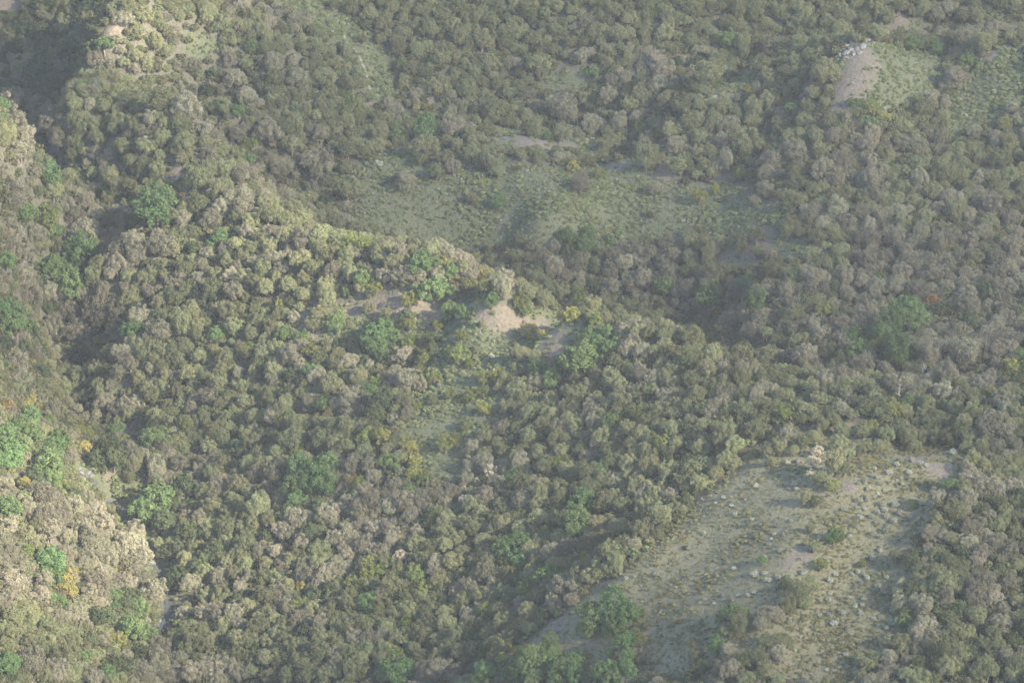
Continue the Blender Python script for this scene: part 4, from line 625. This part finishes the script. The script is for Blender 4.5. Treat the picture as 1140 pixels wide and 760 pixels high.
for (look, reg), rs in by.items():
    rs.sort(key=lambda r: r[1])
    for i, r in enumerate(rs):
        o = r[0]; o['category'] = r[5]; o['group'] = f'{r[4]}s {reg}'
        if len(rs) == 1: lab = f'the only {look} {reg}'
        elif len(rs) <= 7: lab = f'{look} {reg}, {ORD[i]} of the {word(len(rs))}' if i < len(rs) - 1 else f'{look} {reg}, rightmost of the {word(len(rs))}'
        else: lab = f'{look} {reg}, {word(r[1] / 11.4)} percent across, {word(r[2] / 7.6)} percent down'
        if lab in used: used[lab].append(o)
        else: used[lab] = [o]
        o['label'] = lab
for lab, os_ in used.items():                      # two that stand within one percent of each other
    if len(os_) > 1:
        os_.sort(key=lambda o: o.location.y)
        for o, q in zip(os_, ('nearer', 'farther', 'farthest', 'hindmost')): o['label'] = lab.replace(' percent down', ' down') + ', ' + q

# ------------------------------------------------------------------ clouds overhead, out of view; gaps and thin spots placed to sunlight chosen slopes
CZ = 760.0
LIT = [(45,625,27),(0,560,16),(105,625,18),(160,640,10),(15,500,14),(5,125,14),(150,30,12),(130,78,9),(225,12,9),(300,262,9),(905,505,7)]
THIN = [(200,150,26),(260,230,26),(360,290,28),(430,300,22),(600,350,24),(280,400,30),(480,640,24),(930,520,12),(700,400,18)]
def up(x, y, z):
    t = (CZ - z) / SUN_DIR.z; return x + SUN_DIR.x * t, y + SUN_DIR.y * t
cx0, cy0 = up(0, 520, 20)
cxs = np.arange(cx0 - 620, cx0 + 621, 6.0); cys = np.arange(cy0 - 820, cy0 + 821, 6.0); CXX, CYY = np.meshgrid(cxs, cys)
dens = .55 + .5 * fbm(CXX / 120, CYY / 120, 4)
dens -= np.clip((np.hypot((CXX - cx0) * 1.35, CYY - cy0) - 640) / 90, 0, None)
for (px, py, r) in LIT:
    x, y = hit(px, py, 2.0); qx, qy = up(x, y, float(ground(x, y)) + 2)
    dens -= 1.5 * np.exp(-(((CXX - qx) ** 2 + (CYY - qy) ** 2) / (r * 1.0) ** 2))
for (px, py, r) in THIN:
    x, y = hit(px, py, 2.0); qx, qy = up(x, y, float(ground(x, y)) + 2)
    dens -= .18 * np.exp(-(((CXX - qx) ** 2 + (CYY - qy) ** 2) / r ** 2))
dens += .12 * fbm(CXX / 18, CYY / 18, 3)
th = np.sqrt(np.clip(dens, 0, None)); ny2, nx2 = CXX.shape
Vt = np.c_[CXX.ravel(), CYY.ravel(), (CZ + 9 * th * (1 + .5 * fbm(CXX / 30, CYY / 30, 4))).ravel()]; Vb = np.c_[CXX.ravel(), CYY.ravel(), (CZ - 9 * th).ravel()]
ii = np.arange(nx2 * ny2).reshape(ny2, nx2); Q = np.stack([ii[:-1, :-1], ii[:-1, 1:], ii[1:, 1:], ii[1:, :-1]], -1).reshape(-1, 4)
keep = (th.ravel()[Q] > 0).any(1); Q = Q[keep]
cm, n, l = newmat('cloud'); tr = n.new('ShaderNodeBsdfTransparent'); tl = n.new('ShaderNodeBsdfTranslucent'); tl.inputs[0].default_value = (.95, .95, .95, 1)
ms = n.new('ShaderNodeMixShader'); at_ = n.new('ShaderNodeAttribute'); at_.attribute_name = 'thickness'; mr = n.new('ShaderNodeMapRange'); mr.inputs[2].default_value = .7; mr.inputs[4].default_value = .50; l.new(at_.outputs['Fac'], mr.inputs[0]); l.new(mr.outputs[0], ms.inputs[0]); l.new(tr.outputs[0], ms.inputs[1]); l.new(tl.outputs[0], ms.inputs[2])
oo = n.new('ShaderNodeOutputMaterial'); l.new(ms.outputs[0], oo.inputs[0])
co = link(bpy.data.objects.new('clouds', mesh_np('clouds', np.r_[Vt, Vb], np.r_[Q, Q[:, ::-1] + len(Vt)], [cm], smooth=True))); a = co.data.attributes.new('thickness', 'FLOAT', 'POINT'); a.data.foreach_set('value', np.tile(np.clip(dens, 0, 1).ravel(), 2).astype(np.float32)); co['kind'] = 'stuff'; co['label'] = 'broken cloud layer out of view, shaped to light and shade the valley'

# ------------------------------------------------------------------ haze
hm = bpy.data.materials.new('haze'); hm.use_nodes = True; hn = hm.node_tree.nodes; hn.clear()
pv = hn.new('ShaderNodeVolumePrincipled'); pv.inputs['Density'].default_value = .000076; pv.inputs['Color'].default_value = (.97, .97, .95, 1); pv.inputs['Anisotropy'].default_value = .1
ho = hn.new('ShaderNodeOutputMaterial'); hm.node_tree.links.new(pv.outputs[0], ho.inputs['Volume'])
zb, zt = float(ZZ.min()) - 1.5, max(CAM_H, float(ZZ.max())) + 12
bx = [(-420, -40), (420, -40), (420, 1500), (-420, 1500)]
hv = np.array([(a, b, zb) for a, b in bx] + [(a, b, zt) for a, b in bx]); hf = np.array([(3,2,1,0),(4,5,6,7),(0,1,5,4),(1,2,6,5),(2,3,7,6),(3,0,4,7)])
hz = link(bpy.data.objects.new('haze', mesh_np('haze', hv, hf, [hm]))); hz['kind'] = 'stuff'; hz['label'] = 'pale haze filling the valley air'
